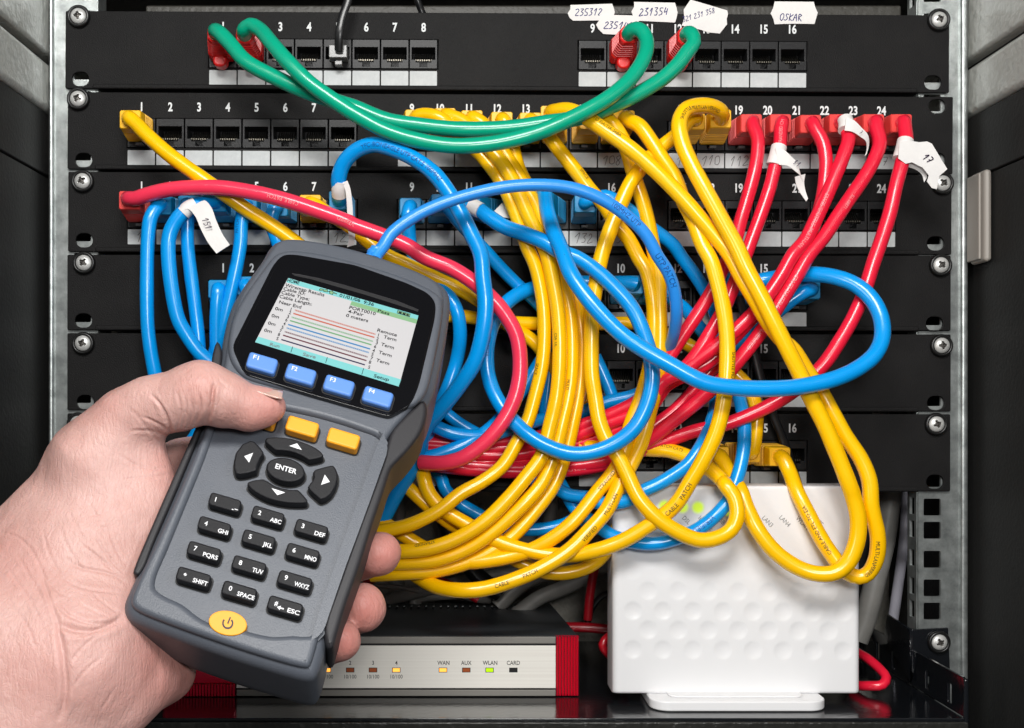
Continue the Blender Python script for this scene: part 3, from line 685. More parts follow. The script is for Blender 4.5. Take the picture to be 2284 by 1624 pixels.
# ---- yellow
cable('A 880,800,110 950,872,125 1100,1005,140 1300,1150,145 1450,1255,140 1600,1360,125 1750,1455,115 1900,1560,105 2050,1680,95 2250,1850,80', 'y', 'yellow cable from first socket of second panel running diagonally under the pink red one', 14.5, (2, 1, 'A 845,775'), None, GY)
cable('A 2050,1330,105 2130,1385,112 2274,1475,110 E 60,25,110 200,92,112 400,185,110 550,255,108 680,330,100 800,420,85 880,500,70 1000,570,62 1090,660,62 1160,760,60 1250,900,55 1350,960,50 1400,1060,40', 'y', 'yellow cable from socket 7 of the third panel passing under the pink cable', 13.5, (3, 7, 'A 2015,1325'), None, GY)
cable('B 640,745,112 740,765,125 830,830,120 920,920,112 1010,1005,112 1090,1100,120 1160,1210,125 1210,1320,128 1260,1450,130 1310,1600,132 E 1040,100,134 1085,300,135 1100,500,136 1085,750,138 D 1192,888,140 1177,939,143 1151,990,148 1120,1040,153 1073,1076,158 1029,1100,163 G 800,235,170 620,320,170 430,362,165 250,400,150',
      'y', 'yellow cable from socket 9 of the second panel, leftmost strand of the bundle', 13.5, (2, 9, 'B 590,770'), None, GY, text=(('SPACE', 'E 1128,780', 8, 'blackink', -.7),))
cable('B 830,760,112 900,790,118 1000,885,128 1090,985,135 1180,1105,140 1250,1240,142 1310,1380,145 1390,1540,148 1440,1650,150 E 1155,200,152 1190,420,155 1200,700,158 1180,950,160 1135,1150,162 1080,1340,168 970,1490,175 860,1620,180 G 1100,300,185 900,420,188 700,480,188 540,490,180 400,490,150',
      'y', 'yellow cable from socket 10 of the second panel, second strand of the bundle', 14, (2, 10, 'B 780,760'), None, GY, text=(('CSA  UL', 'E 1165,580', 7, 'blackink', -.5), ('STRANDED', 'G 740,490', 7.5, 'blackink', -.7)))
cable('B 970,770,110 1020,800,114 1100,900,118 1200,1050,122 1290,1200,125 1370,1340,128 1430,1500,130 1500,1650,132 E 1235,250,134 1270,450,136 1280,650,138 1268,880,140 1220,1110,145 1160,1340,150 1080,1520,158 G 1370,170,165 1180,345,170 1000,470,172 800,545,172 560,565,165 400,565,150',
      'y', 'yellow cable from socket 11 of the second panel, third strand of the bundle', 14, (2, 11, 'B 955,775'), None, GY, text=(('MULTI', 'E 1310,900', 7, 'blackink', -.3),))
cable('B 1165,790,108 1195,840,108 1220,960,105 1255,1090,105 1320,1220,108 1390,1350,108 1450,1480,108 1530,1650,108 E 1280,230,110 1325,420,110 1345,620,112 1330,880,115 1285,1120,118 1235,1330,122 1160,1530,130 G 1440,215,140 1260,410,150 1050,540,155 800,612,155 560,630,150 380,640,130',
      'y', 'yellow cable from socket 12 of the second panel, innermost strand of the bundle', 14, (2, 12, 'B 1150,785'), None, GY)
cable('B 1360,800,105 1430,860,108 1510,960,112 1620,1100,118 1720,1230,118 1810,1330,112 1880,1440,108 1970,1550,108 2040,1680,112 E 1760,130,118 1800,300,122 1812,500,125 1795,700,130 1730,950,138 1655,1150,145 D 1391,1013,152 1366,1056,158 1336,1092,162 G 1660,310,170 1500,430,170 1350,500,165 1150,545,160 1000,560,155 850,540,140 700,460,125 560,370,120 430,290,110',
      'y', 'yellow cable from socket 13 of the second panel crossing under the tester lead', 14, (2, 13, 'B 1335,790'), None, GY, text=(('SPACE', 'B 1655,1170', 8, 'blackink', .75), ('STRANDED', 'G 1935,70', 8.5, 'blackink', .0, -1)))
cable('B 1500,722,125 1580,715,145 1680,755,165 1800,835,180 1930,925,192 2060,1030,200 2200,1160,208 C 200,1275,212 310,1400,215 420,1530,220 520,1660,225 F 600,265,232 680,400,238 760,540,238 850,660,232 930,730,228 1020,870,220 1110,1000,220 1180,1130,225 1270,1290,230 1370,1440,235 1425,1580,240 H 1820,200,240 1862,400,235 1850,540,225 1800,630,215 1740,655,210 1660,625,205 1580,530,195 1500,410,185 1410,240,170 1340,100,150 F 905,1520,120',
      'y', 'yellow cable from socket 14 of second panel looping over the modem right edge', 14.5, (2, 14, 'B 1470,745'), (6, 15, 'F 845,1425'), GY,
      text=(('TO EIA/TIA-568A', 'Q 700,170', 8.5, 'blackink', .65), ('MULTI-LAN', 'H 1825,480', 9, 'blackink', 0), ('VERIFIED', 'H 1790,600', 8, 'blackink', 0.1), ('CABLE AND ETL TO EIA', 'H 1475,370', 9, 'blackink', .1)))
cable('B 1770,750,112 1850,790,125 1930,900,125 1975,1020,120 2010,1150,115 2060,1300,112 2100,1450,112 2130,1600,115 E 1840,150,120 1848,350,125 1850,600,128 1838,800,132 1790,1030,138 1740,1220,145 1660,1400,155 1560,1580,165 G 1980,30,170 1890,220,180 1780,350,190 1650,480,198 1480,590,205 1300,670,210 1100,730,210 950,740,205 800,718,170 690,660,130 600,600,110 480,560,90',
      'y', 'yellow cable from socket 15 of the second panel hanging lowest across the router', 14.5, (2, 15, 'B 1720,780'), None, GY,
      text=(('MULTI-LAN', 'G 1870,165', 9, 'blackink', .1, -1), ('VERIFIED', 'G 1725,355', 9, 'blackink', .3, -1), ('PATCH', 'G 1378,635', 9, 'blackink', 0, -1), ('CABLE', 'G 1220,700', 9, 'blackink', 0, -1)))
cable('B 1975,785,112 2040,815,128 2120,920,140 2190,1030,150 2270,1150,165 C 215,1300,180 275,1420,190 340,1590,205 F 395,150,215 440,300,222 480,480,228 500,650,235 500,850,240 480,1050,242 435,1250,240 360,1420,235 260,1590,225 H 560,195,218 410,312,212 210,430,205 0,497,195 G 1600,515,175 1400,490,168 1200,430,160 1000,322,150 850,230,142 755,130,135 715,20,125 700,-120,90',
      'y', 'yellow cable from socket 16 of second panel passing in front of the red cables', 14.5, (2, 16, 'B 1945,775'), None, GY,
      text=(('SHUTTLE MULTI-LAN', 'F 525,900', 8, 'blackink', .8), ('PATCH', 'H 645,110', 10.5, 'blackink', 0.1, -1), ('CABLE', 'H 530,220', 10, 'blackink', 0.1, -1)))
cable('C 270,770,112 180,870,125 50,975,130 B 2080,1060,140 1990,1180,150 1915,1340,155 1850,1500,160 1800,1650,165 E 1440,200,170 1410,400,172 1405,600,175 D 1320,836,178 1328,888,180 1337,940,184 1354,982,188 1380,1020,195 1402,1064,205 1425,1111,214 H 450,280,222 590,370,226 720,418,228 830,405,228 920,350,225 960,250,222 940,140,215 880,60,205 F 480,1590,190 380,1500,165 250,1425,140 100,1380,115 E 1800,1295,105 1600,1280,100 1450,1285,98',
      'y', 'yellow cable from socket 17 of second panel looping over the modem top left', 14.5, (2, 17, 'C 290,780'), (6, 9, 'E 1390,1290'), GY, text=(('CABLE PATCH CAT5', 'E 1880,1320', 8, 'blackink', -.55, -1), ('UL', 'F 290,1490', 8, 'blackink', -.5, -1)))
cable('C 455,720,130 390,690,150 300,690,170 225,720,190 190,800,205 210,930,215 270,1070,225 350,1220,235 450,1400,245 560,1600,252 F 620,190,256 720,380,260 810,560,262 900,740,262 980,900,258 1060,1070,255 1140,1230,255 1220,1420,255 1300,1624,255 H 1700,130,252 1735,280,250 1725,430,248 1670,560,245 1590,625,242 1480,635,235 1350,595,225 1200,490,215 1090,350,205 1020,210,190 980,100,175 F 530,1560,140',
      'y', 'long yellow cable arching from socket 18 of second panel down over the modem front', 15, (2, 18, 'C 460,770'), (6, 13, 'F 445,1420'), GY, text=(('SHUTTLE MULTI-LAN VERIFIED', 'C 300,745', 8.5, 'blackink', .2, -1),))
cable('F 675,1360,108 690,1230,108 690,1110,105 650,990,100 560,890,95 440,805,85 330,745,70 210,675,60 80,620,55 E 1750,485,52 1500,478,50 1200,480,50 950,475,60 700,450,75 560,430,85 420,425,85',
      'y', 'yellow cable running level behind the bundle and up to socket 14 of the lowest panel', 13.5, (6, 14, 'F 650,1400'), None, GY)
cable('G 480,-60,90 540,10,100 650,115,110 790,240,115 900,320,112 1050,400,105 1200,490,100 1350,570,105 1500,625,110 1650,625,112 1800,570,115 1900,460,118 1960,320,118 1985,200,112 2000,60,100 1990,-60,85', 'y', 'yellow cable sagging behind the bundle left of the modem and rising again', 13.5, None, None, GY)
cable('E 2240,740,50 2150,690,50 G 430,270,90 540,330,95 640,385,95 760,440,92', 'y', 'short stretch of yellow cable seen between tester and the bundle', 13, None, None, GY) if False else None
# ---- blue
cable('N 1100,420,105 1075,300,110 1045,120,115 1030,-50,118 A 965,1500,120 985,1400,118', 'b', 'leftmost blue cable, hanging straight from socket 2 of third panel behind the thumb', 13.5, None, (3, 2, 'A 1045,1335'), GB)
cable('N 1520,300,130 1400,200,135 1300,60,140 1240,-60,142 A 1095,1560,142 1140,1440,142 1220,1355,140 1330,1315,125', 'b', 'blue cable with a white paper tag bending left from socket 4 of third panel', 14, None, (3, 4, 'A 1400,1315'), GB)
cable('N 1160,1000,70 1300,860,85 1385,740,90 1430,500,95 1400,250,100 1385,50,100 A 1220,1600,100 1218,1450,102', 'b', 'blue cable from socket 3 of the third panel hanging behind the tagged one', 13, None, (3, 3, 'A 1225,1330'), GB)
cable('N 1480,420,90 1500,220,95 1560,0,100 A 1560,1600,102 1568,1450,104 1580,1380,104', 'b', 'blue cable from socket 5 of the third panel going behind the tester', 13.5, None, (3, 5, 'A 1600,1330'), GB, text=(('PATCH', 'A 1550,1480', 8, 'blueink', .6),))
cable('E -300,300,60 A 1880,1750,80 1800,1560,100 1762,1430,104', 'b', 'blue cable from socket 6 of the third panel dipping behind the tester top edge', 13.5, None, (3, 6, 'A 1800,1345'), GB)
cable('N 1520,40,80 A 1420,2150,95', 'b', 'blue cable dropping from the first socket of the fourth panel', 13, (4, 1, 'D 487,642'), None, GB) if False else None
cable('D 484,672,108 482,720,105 484,790,100 500,880,90', 'b', 'blue cable dropping from the first socket of the fourth panel beside the tester', 13, (4, 1, 'D 488,645'), None, GB)
cable('D 560,680,100 570,760,90 600,850,80', 'b', 'blue cable in the second socket of the fourth panel, mostly behind the tester', 13, (4, 2, 'D 548,637'), None, GB)
cable('B 95,1245,125 88,1170,140 120,1065,155 200,980,170 320,940,185 450,972,195 600,1045,205 710,1130,212 800,1245,215 880,1380,220 950,1520,225 1010,1650,228 E 700,170,228 718,350,228 700,540,225 650,720,215 550,880,200 440,1020,180 340,1140,155 290,1250,135 250,1400,120 170,1540,115 G 540,120,115 450,290,110 370,420,100',
      'b', 'blue cable arching up from socket 8 of third panel then hanging past the tester', 15, (3, 8, 'B 95,1300'), None, GB, text=(('YFC-BONEAGLE UTP CAT.5 100MHZ', 'B 520,1020', 10.5, 'blueink', .1),))
cable('B 540,1390,112 545,1500,110 570,1650,100 E 330,150,100 460,275,112 530,390,122 553,550,112 530,720,90 470,900,90 420,1010,85 380,1100,75 330,1250,60 300,1450,55', 'b', 'blue cable from socket 9 of the third panel curving down beside the tester head', 13.5, (3, 9, 'B 555,1345'), None, GB)
cable('B 790,1340,105 860,1430,95 950,1530,85 1050,1640,75 E 830,130,65 930,230,58 1040,330,50 1120,430,48 1150,600,48 1128,850,50 1105,1050,52 1100,1200,45', 'b', 'dark blue cable from socket 10 of third panel running behind the yellow bundle', 13, (3, 10, 'B 760,1320'), None, GB)
cable('B 1000,1360,118 1060,1405,130 1170,1475,145 1300,1520,160 1430,1575,175 E 1210,15,185 1310,50,190 1430,130,195 1560,250,200 1670,380,205 1740,530,215 1790,700,222 1800,860,225 1765,1010,225 1690,1150,225 1580,1245,222 1430,1310,218 1280,1325,212 1140,1285,200 1000,1205,185 890,1100,165 800,980,150 745,850,142 725,700,138 745,540,130 790,430,115 870,330,98 980,265,80 1120,232,68 1300,215,62 1500,215,75 1620,215,92',
      'b', 'blue cable making the big round loop in front of the yellow bundle', 14.5, (3, 12, 'B 940,1330'), (4, 10, 'E 1675,225'), GB, text=(('VERIFIED', 'E 765,650', 10, 'blueink', 0),))
cable('B 1425,1255,125 1445,1370,150 1480,1490,180 1540,1630,215 E 1270,150,240 1370,300,258 1490,440,270 1610,555,280 1750,650,288 1900,735,295 F 350,940,303 550,975,305 800,982,300 1000,965,292 1200,918,282 1350,850,268 1460,760,255 1508,650,240 1500,520,225 1440,400,210 1340,310,195 1220,262,175 1090,240,150 960,240,120 840,258,90 720,280,75 600,300,80',
      'b', 'blue cable making the wide loop at right in front of red and yellow cables', 15, (3, 14, 'B 1415,1310'), (4, 14, 'F 510,290'), GB)
cable('B 1720,1300,105 1820,1275,110 1900,1310,110 2000,1385,105 2120,1480,95 2260,1590,85 F 200,120,75 290,240,70 370,370,68 420,480,65 450,600,60 500,760,55 550,920,75 585,1060,100 612,1200,125 610,1350,145 585,1500,160 545,1624,170 H 920,140,178 830,250,182 720,340,185 580,405,182 430,440,178 290,430,170 150,385,150 0,280,120 G 1800,350,100 1700,240,85 1620,110,70 1560,0,55',
      'b', 'dark blue cable from socket 15 of third panel crossing the modem top', 13, (3, 15, 'B 1690,1320'), None, GB, text=(('VERIFIED', 'H 750,340', 12, 'blueink', 0),))
cable('F 80,370,105 150,420,95 240,480,75 310,570,60 380,660,50 470,760,40', 'b', 'blue cable from socket 12 of the fourth panel slanting down behind the red cables', 13, (4, 12, 'F 55,350'), None, GB, text=(('CAT', 'F 72,352', 9, 'blueink', 0),)) if False else None
cable('F 65,345,108 130,395,100 220,460,85 310,570,68 380,660,55 470,770,45', 'b', 'blue cable from socket 11 of the fourth panel slanting down behind the red cables', 13, (4, 11, 'F 30,345'), None, GB, text=(('CAT', 'F 110,385', 9, 'blueink', 0),))
cable('F 1010,350,112 930,400,108 830,480,100 700,570,80 600,650,70 450,760,62 250,850,58 80,910,58 E 1700,940,58 1500,990,58 1350,1050,60 1200,1085,65 1050,1110,75 900,1155,88 780,1195,100 650,1210,108 500,1190,112 400,1150,110 300,1100,100 180,1050,80',
      'b', 'blue cable from socket 16 of fourth panel sweeping left behind everything', 13.5, (4, 16, 'F 1040,340'), None, GB)
cable('E 100,1420,110 200,1375,115 350,1345,118 480,1305,118 620,1245,112 760,1150,95 860,1040,75 950,920,62 1040,780,55 1150,600,40', 'b', 'blue cable under the pink loop rising behind the yellow bundle', 13.5, None, None, GB)
cable('E 300,900,45 400,1000,48 500,1090,50 620,1170,52 720,1220,50', 'b', 'blue cable slanting behind two others right of the tester neck', 12.5, None, None, GB, text=(('CAT', 'E 405,985', 9, 'blueink', 0),))
cable('E 350,700,40 355,900,42 350,1050,45 320,1200,50 290,1380,60', 'b', 'blue cable hanging close along the right edge of the tester', 12.5, None, None, GB)
cable('F 435,1000,60 415,1150,110 370,1280,145 D 1561,999,165 1536,1034,172 1501,1060,176 1467,1080,178 1436,1094,178 H 250,165,172 130,180,160 0,165,140 G 1780,145,120 1640,125,100 1500,50,80 E 960,1470,60 880,1400,50', 'b', 'dark blue cable bending down left over the top corner of the modem', 13, None, None, GB)
cable('E 340,1380,40 430,1480,45 G 850,90,55 950,185,60 1070,255,60 1200,320,62 1350,350,65 1520,340,65 1650,300,60 1780,180,50', 'b', 'dark blue cable sagging over the gap below the panels', 13, None, None, GB)
cable('E 1430,690,35 1480,800,38 1530,920,40 1580,1080,42 1600,1200,40 1620,1350,38', 'b', 'dark blue cable hanging behind the loop near socket 10', 12.5, None, None, GB)
# tester lead
TL = cable('K 1135,260,330 1150,222,325 1200,160,318 B 420,1530,312 500,1460,308 620,1385,305 780,1315,302 1000,1250,300 1200,1212,298 1400,1202,296 1600,1222,292 1780,1285,288 1950,1395,280 2080,1520,272 F 50,120,262 120,230,250 160,350,235 172,480,215 160,600,180 120,740,120 60,880,70',
      'b', 'bright blue lead arching from the top of the tester over the yellow cables', 12.6, None, None, None, mat_='blue2', name='tester_lead', kink=.01, text=(('100MHZ UTP', 'Q 1000,1130', 11, 'blueink', .25), ('UTP PATCH', 'F 95,190', 13, 'blueink', .1)))
# ---- red
cable('A 880,1290,118 950,1268,130 1080,1235,145 1250,1218,158 1450,1222,170 1650,1252,178 1850,1300,182 2050,1365,185 2274,1448,188 B 180,1460,190 350,1522,192 520,1590,194 E 330,50,195 500,120,195 640,210,192 750,305,190 850,425,188 920,560,186 943,720,185 930,880,186 880,1030,188 790,1170,190 680,1280,188 560,1355,185 440,1385,175 300,1380,150',
      'r', 'long pink red cable from first socket of third panel curving round to the tester', 14.5, (3, 1, 'A 840,1300'), None, GR, mat_='pink', text=(('CABLE  PATCH', 'A 1850,1290', 9, 'pinkink', .0, -1), ('VERIFIED', 'B 150,1450', 9, 'pinkink', .0, -1)))
cable('C 668,815,112 700,900,125 698,1000,132 675,1130,138 635,1280,140 590,1430,142 550,1580,142 F 470,210,142 400,350,142 320,480,140 240,600,136 150,740,130 60,880,122 E 1780,940,112 1700,1030,102 1600,1120,92 1480,1190,82 1350,1260,72 1200,1310,62 1000,1350,60 700,1380,60 400,1400,60', 'r', 'red cable from socket 19 of the second panel, leftmost of the red fan', 13, (2, 19, 'C 660,800'), None, GR)
cable('C 850,830,112 843,950,125 810,1090,132 775,1230,138 725,1380,142 670,1530,145 F 620,120,148 560,270,152 500,420,156 420,570,158 340,700,158 250,820,152 150,900,142 E 1850,870,128 1700,985,118 1550,1060,108 1400,1120,98 1250,1170,88 1050,1215,78 850,1245,68 600,1260,62 350,1245,60', 'r', 'red cable with white paper tag from socket 20 of the second panel', 13, (2, 20, 'C 850,800'), None, GR, text=(('STRANDED CM', 'C 838,880', 8, 'pinkink', 0, -1),))
cable('C 1070,830,112 1120,920,122 1142,1030,128 1135,1180,132 1110,1330,135 1060,1480,138 F 1000,60,142 920,190,146 830,320,148 740,440,150 640,550,150 520,680,146 400,800,140 260,880,132 110,960,122 E 1800,1010,112 1650,1120,102 1500,1200,92 1350,1250,82 1150,1290,75 900,1330,70 600,1330,66 350,1300,60', 'r', 'red cable from socket 21 of the second panel passing behind the printed one', 13, (2, 21, 'C 1045,805'), None, GR, text=(('CSA', 'C 1135,1370', 8, 'pinkink', 0),))
cable('C 1265,810,118 1290,900,135 1250,1030,145 1200,1150,150 1140,1290,155 1075,1430,160 1010,1560,165 F 930,110,170 850,250,174 770,370,176 680,480,176 570,590,174 450,690,168 330,780,160 200,880,150 80,950,140 E 1790,990,128 1690,1060,118 1560,1110,108 1420,1160,98 1250,1225,88 1050,1265,78 850,1290,70 600,1290,64 350,1270,60', 'r', 'red cable from socket 22 of second panel with small white tag and pale printing', 13.5, (2, 22, 'C 1235,800'), None, GR, text=(('SPACE  SHUTTLE  MULTI-LAN', 'C 1040,1460', 9, 'pinkink', 0),))
cable('C 1470,830,112 1492,930,125 1450,1050,135 1380,1170,142 1290,1300,148 1210,1420,154 1130,1540,160 F 1030,120,166 960,240,170 880,370,173 800,500,175 710,630,174 600,770,168 480,910,158 340,1040,148 180,1170,138 30,1290,125 E 1700,1290,112 1550,1360,98 1350,1400,85 1100,1415,75 850,1415,68 600,1400,62 350,1380,60', 'r', 'red cable from socket 23 of the second panel printed with pale words', 13.5, (2, 23, 'C 1455,800'), None, GR, text=(('ILL 68871', 'C 1235,1310', 8, 'pinkink', 0.2), ('SPACE SHUTTLE MULTI-LAN VERIFIED', 'F 820,500', 9.5, 'pinkink', 0)))
cable('C 1655,830,112 1665,940,128 1640,1050,138 1600,1200,146 1560,1380,152 1510,1540,158 F 1450,170,165 1390,360,172 1320,520,175 1240,660,175 1140,810,172 1020,930,165 870,1040,155 700,1130,145 500,1210,135 300,1255,125 D 1500,979,115 1447,998,106 E 1550,1375,92 1350,1420,82 1100,1440,74 850,1440,68 600,1425,62 300,1390,58', 'r', 'red cable with large white tag from socket 24 of the second panel, rightmost', 13.5, (2, 24, 'C 1635,800'), None, GR, text=(('CABLE CAT5', 'E 1280,1370', 8, 'pinkink', 0),))
cable('F 480,770,100 400,860,98 330,940,95 250,1030,92 150,1130,90 30,1220,88 E 1750,1200,84 1650,1260,78 1500,1310,72 1350,1330,66 1100,1350,60', 'r', 'red cable lying behind the others where the fan narrows', 12.5, None, None, GR)
# black and loose leads
cable('F 560,300,60 590,420,58 630,580,55 680,750,52 730,950,50 800,1150,48 880,1350,46 960,1600,30', 'k', 'thin black lead hanging straight down in front of the panels at the right', 9.5, name='black_lead', flatk=.5)
GW = 'grey cables at the back of the cabinet'
for i, (pt, r, m, lab) in enumerate([
  ('H 1960,-20,-250 1945,110,-250 1910,380,-250 1850,650,-250 1780,930,-250 1730,1060,-250', 26, 'greyc', 'thick light grey cable curving down right of the modem'),
  ('H 2060,-20,-330 2050,110,-330 2030,420,-330 1995,680,-330 1955,960,-330 1935,1110,-330', 13, 'whitec', 'thin pale lilac cable beside the rack rail'),
  ('G 545,-20,-420 548,250,-420 540,500,-420 545,820,-420', 20, 'greyc', 'grey cable hanging at the back beside the fingertips'),
  ('G 1180,850,-320 1350,700,-340 1600,580,-340 1800,450,-340 1900,250,-320', 20, 'greyc', 'grey cable rising right behind the yellow bundle'),
  ('G 480,800,-400 800,720,-380 1200,640,-370 1600,610,-360 1950,650,-360', 17, 'greyc', 'grey cable lying level at the back above the router'),
  ('G 1300,900,-300 1450,790,-300 1620,720,-310 1850,600,-320 1980,400,-300', 19, 'greyc', 'grey cable slanting up to the back of the modem'),
  ('G 700,900,-380 660,800,-400 900,760,-380 1150,780,-360 1350,650,-340 1500,350,-340 1560,50,-340', 16, 'greyc', 'grey cable looping low at the back behind the router'),
  ('G 700,640,-250 850,690,-240 960,740,-230 1060,800,-230', 10, 'dred', 'dark red lead half hidden above the router'),
  ('G 1830,500,-200 1800,640,-200 1775,800,-210 1765,930,-210', 11, 'dred', 'red lead hanging just left of the modem'),
  ('G 340,700,-100 400,665,-90 500,650,-80', 9, 'dred', 'red lead end seen beside the fingertips'),
  ('G 800,150,-300 900,420,-300 1050,640,-300 1200,760,-310', 22, 'black', 'thick black cable slanting at the back of the cabinet'),
  ('G 1920,750,-200 1850,780,-210 1790,860,-220 1760,960,-220', 8, 'black', 'thin black lead curling left of the modem'),
  ('G 300,705,-260 450,712,-260 560,720,-260 680,745,-260', 6, 'rgrey', 'thin braided brown wire at the back beside the ring finger'),
  ]):
    cable(pt, 'k', lab, r, mat_=m, name='loose_cable', group=GW if m == 'greyc' else None)
cable('H 1650,1060,-120 1720,1130,-60 1800,1180,0 1880,1250,40 1915,1300,60 1890,1345,70 1800,1352,60 1700,1350,20', 'r', 'flat red lead looping out on the shelf at the right of the modem', 10.5, name='red_lead')
cable('H -150,975,-190 0,978,-190 160,995,-180', 'r', 'red lead lying behind the router and the modem', 12, name='red_lead', mat_='dred')
cable('H 250,1220,-40 150,1165,0 95,1090,10 130,1040,0 230,1010,-60', 'r', 'red lead curling out at the left of the modem foot', 9.5, name='red_lead', mat_='dred')
# ================================================================ PAPER TAGS wrapped round cables (each moves with its cable)
def ribbon(name, path, wdir, m, parent, th=.8, curl=None):
    c = crom(parse(path) if isinstance(path, str) else path, 5); N = len(c); V = []; F = []
    for i, p in enumerate(c):
        t = i/(N-1); wv = Vector(wdir(t)); T_ = (c[min(i+1, N-1)]-c[max(i-1, 0)]).normalized(); nn = T_.cross(wv).normalized()*th
        a = p-wv; b = p+wv
        V += [(a-nn)[:], (b-nn)[:], (b+nn)[:], (a+nn)[:]]
    for i in range(N-1):
        k = i*4
        for j in range(4): F.append((k+j, k+(j+1) % 4, k+4+(j+1) % 4, k+4+j))
    F += [(3, 2, 1, 0), ((N-1)*4, (N-1)*4+1, (N-1)*4+2, (N-1)*4+3)]
    o = mk(name, V, F, m, parent, smooth=True); o.data.set_sharp_from_angle(angle=math.radians(50)); return o
def sleeve(name, path, r, m, parent):
    o, c, T = tube(name, parse(path), r, m, parent, n=18, step=4, kink=0); return o
def find(txt): return [o for o in CABLES if txt in o['label']][0]
def script(parent, txt, x, y, h, hgt, rot, ink='marker', wd=.12):
    v, f = scribble(txt, wd=wd, jit=.06); v = v*hgt; r_ = math.radians(rot); p = P(x, y, h); k = (DIST-h)/DIST
    V = [(p.x+(a*math.cos(r_)-b*math.sin(r_))*k, -h, p.z+(a*math.sin(r_)+b*math.cos(r_))*k) for a, b, _ in v]
    mk('handwriting', V, f, ink, parent)
c4 = find('bending left from socket 4')
sleeve('paper_tag', 'A 1190,1385,143 1225,1352,142 1270,1330,138', 15.6, 'paper', c4)
ribbon('paper_tag', 'A 1235,1345,158 1275,1330,158 1320,1375,158 1355,1460,158 1400,1550,160 1450,1620,162', lambda t: (18-4*t, 0, 9), 'paper', c4)
script(c4, '151', 450, 489, 167, 13, -65)
c8 = find('arching up from socket 8')
sleeve('paper_tag', 'B 100,1175,140 93,1225,132 95,1270,120', 16.6, 'paper', c8)
ribbon('paper_tag', 'B 130,1180,150 148,1230,146 160,1330,138 165,1450,130 175,1540,128 165,1600,130', lambda t: (5+2*t, 0, 2), 'paper', c8)
c20 = find('from socket 20')
sleeve('paper_tag', 'C 838,955,125 825,1010,130 805,1075,132', 16.5, 'paper', c20)
ribbon('paper_tag', 'C 825,1015,148 880,1025,150 930,1065,150 965,1100,148 982,1150,142', lambda t: (-4, 0, 18-5*t), 'paper', c20)
ribbon('paper_tag', 'C 975,1140,146 975,1190,142 990,1240,140 1020,1300,142', lambda t: (9*(1-t)+2, 0, 3), 'paper', c20)
script(c20, '11', 1767, 364, 156, 12, -35)
c22 = find('from socket 22')
sleeve('paper_tag', 'C 1268,780,118 1275,810,128 1272,850,136', 16, 'paper', c22)
ribbon('paper_tag', 'C 1270,805,150 1320,820,152 1370,860,150 1410,900,146 1415,960,140 1400,1010,140', lambda t: (2, 0, 12*(1-t)+2), 'paper', c22)
script(c22, '7', 1916, 296, 158, 8, -40)
c24 = find('large white tag from socket 24')
sleeve('paper_tag', 'C 1660,915,126 1645,980,134 1628,1035,138', 17, 'paper', c24)
tgp = [(a-0, b) for a, b in pts2('C 1620,925 1690,915 1745,925 1800,920 1830,935 1930,1100 1878,1145 1862,1230 1830,1222 1798,1180 1810,1140 1770,1090 1700,1055 1660,1065 1612,1030')]
k = (DIST-155)/DIST
slab('paper_tag', [[((x-CX)*k, (CY-y)*k) for x, y in tgp]], 155, 156.2, 'paper', c24)
ribbon('paper_tag', 'C 1680,1065,140 1740,1085,138 1780,1120,136 1790,1170,138', lambda t: (8-5*t, 0, 5), 'paper', c24)
script(c24, '17', 2057, 352, 158, 15, -40, wd=.14)
cl = find('big round loop')
sleeve('paper_tag', 'B 945,1335,112 985,1355,118 1010,1368,122', 17, 'paper', cl)
slab('paper_tag', [[(P(x, y, 100).x, P(x, y, 100).z) for x, y in pts2('B 1150,1320 1215,1330 1200,1420 1150,1410 1095,1375')]], 99, 100, 'paper', find('dark blue cable from socket 10'))
# ================================================================ HAND-HELD CABLE TESTER (tilted back, lower end nearer the viewer)
TH = math.radians(32)
NRM = Vector((.09, -math.cos(TH), math.sin(TH))).normalized()
P0 = P(800, 560, 400)
CAMV = Vector((0, -DIST, 0))
def U3(x, y, w_=0.0):               # picture point -> point on the tester's face plane raised by w_
    d = Vector((x-CX, DIST, CY-y)); p0 = P0+NRM*w_
    t = (p0-CAMV).dot(NRM)/d.dot(NRM); return CAMV+d*t
eu = (U3(694, 1179)-U3(500, 1120)).normalized(); ev = NRM.cross(eu)
ORG = U3(640, 1000)
def dev(v): return np.array(ORG)[None, :]+np.outer(v[:, 0], np.array(eu))+np.outer(v[:, 1], np.array(ev))+np.outer(v[:, 2], np.array(NRM))
def UV(x, y, w_=0.0): q = U3(x, y, w_)-ORG; return (q.dot(eu), q.dot(ev))
def dpoly(pts, w_=0.0): return [UV(x, y, w_) for x, y in pts]
def smooth(pts, step=12): return [(p.x, p.y) for p in crom([Vector((x, y, 0)) for x, y in pts], step, True)]
TT = thing('cable_tester', 'grey handheld network cable tester with lit screen and keypad held in the hand', 'cable tester', ORG-NRM*60)
def dslab(name, polys, w0, w1, m, parent, bev=0, res=4, wref=None):
    return slab(name, [dpoly(p, w1 if wref is None else wref) for p in polys], w0, w1, m, parent, bev=bev, res=res, conv=dev)
# silhouette of the face, traced; smooth closed outline
OUT = [(520,690),(588,590),(598,571),(612,556),(634,548),(670,550),(740,561),(811,578),(865,596),(914,614),(950,628),(979,644),(996,660),(1003,685),(1000,720),(992,775),(979,840),(966,890),(946,925),
       (915,960),(875,1000),(862,1030),(850,1075),(800,1218),(762,1330),(738,1402),(730,1434),(722,1470),(710,1508),(699,1522),(680,1524),(640,1514),(560,1490),(470,1460),(390,1431),(320,1404),(293,1392),(281,1374),(281,1354),(288,1335),
       (308,1292),(345,1215),(400,1090),(440,995),(466,930),(480,880),(490,830),(500,760)]
OUTs = smooth(OUT, 16)
fo = dpoly(OUTs, -40)
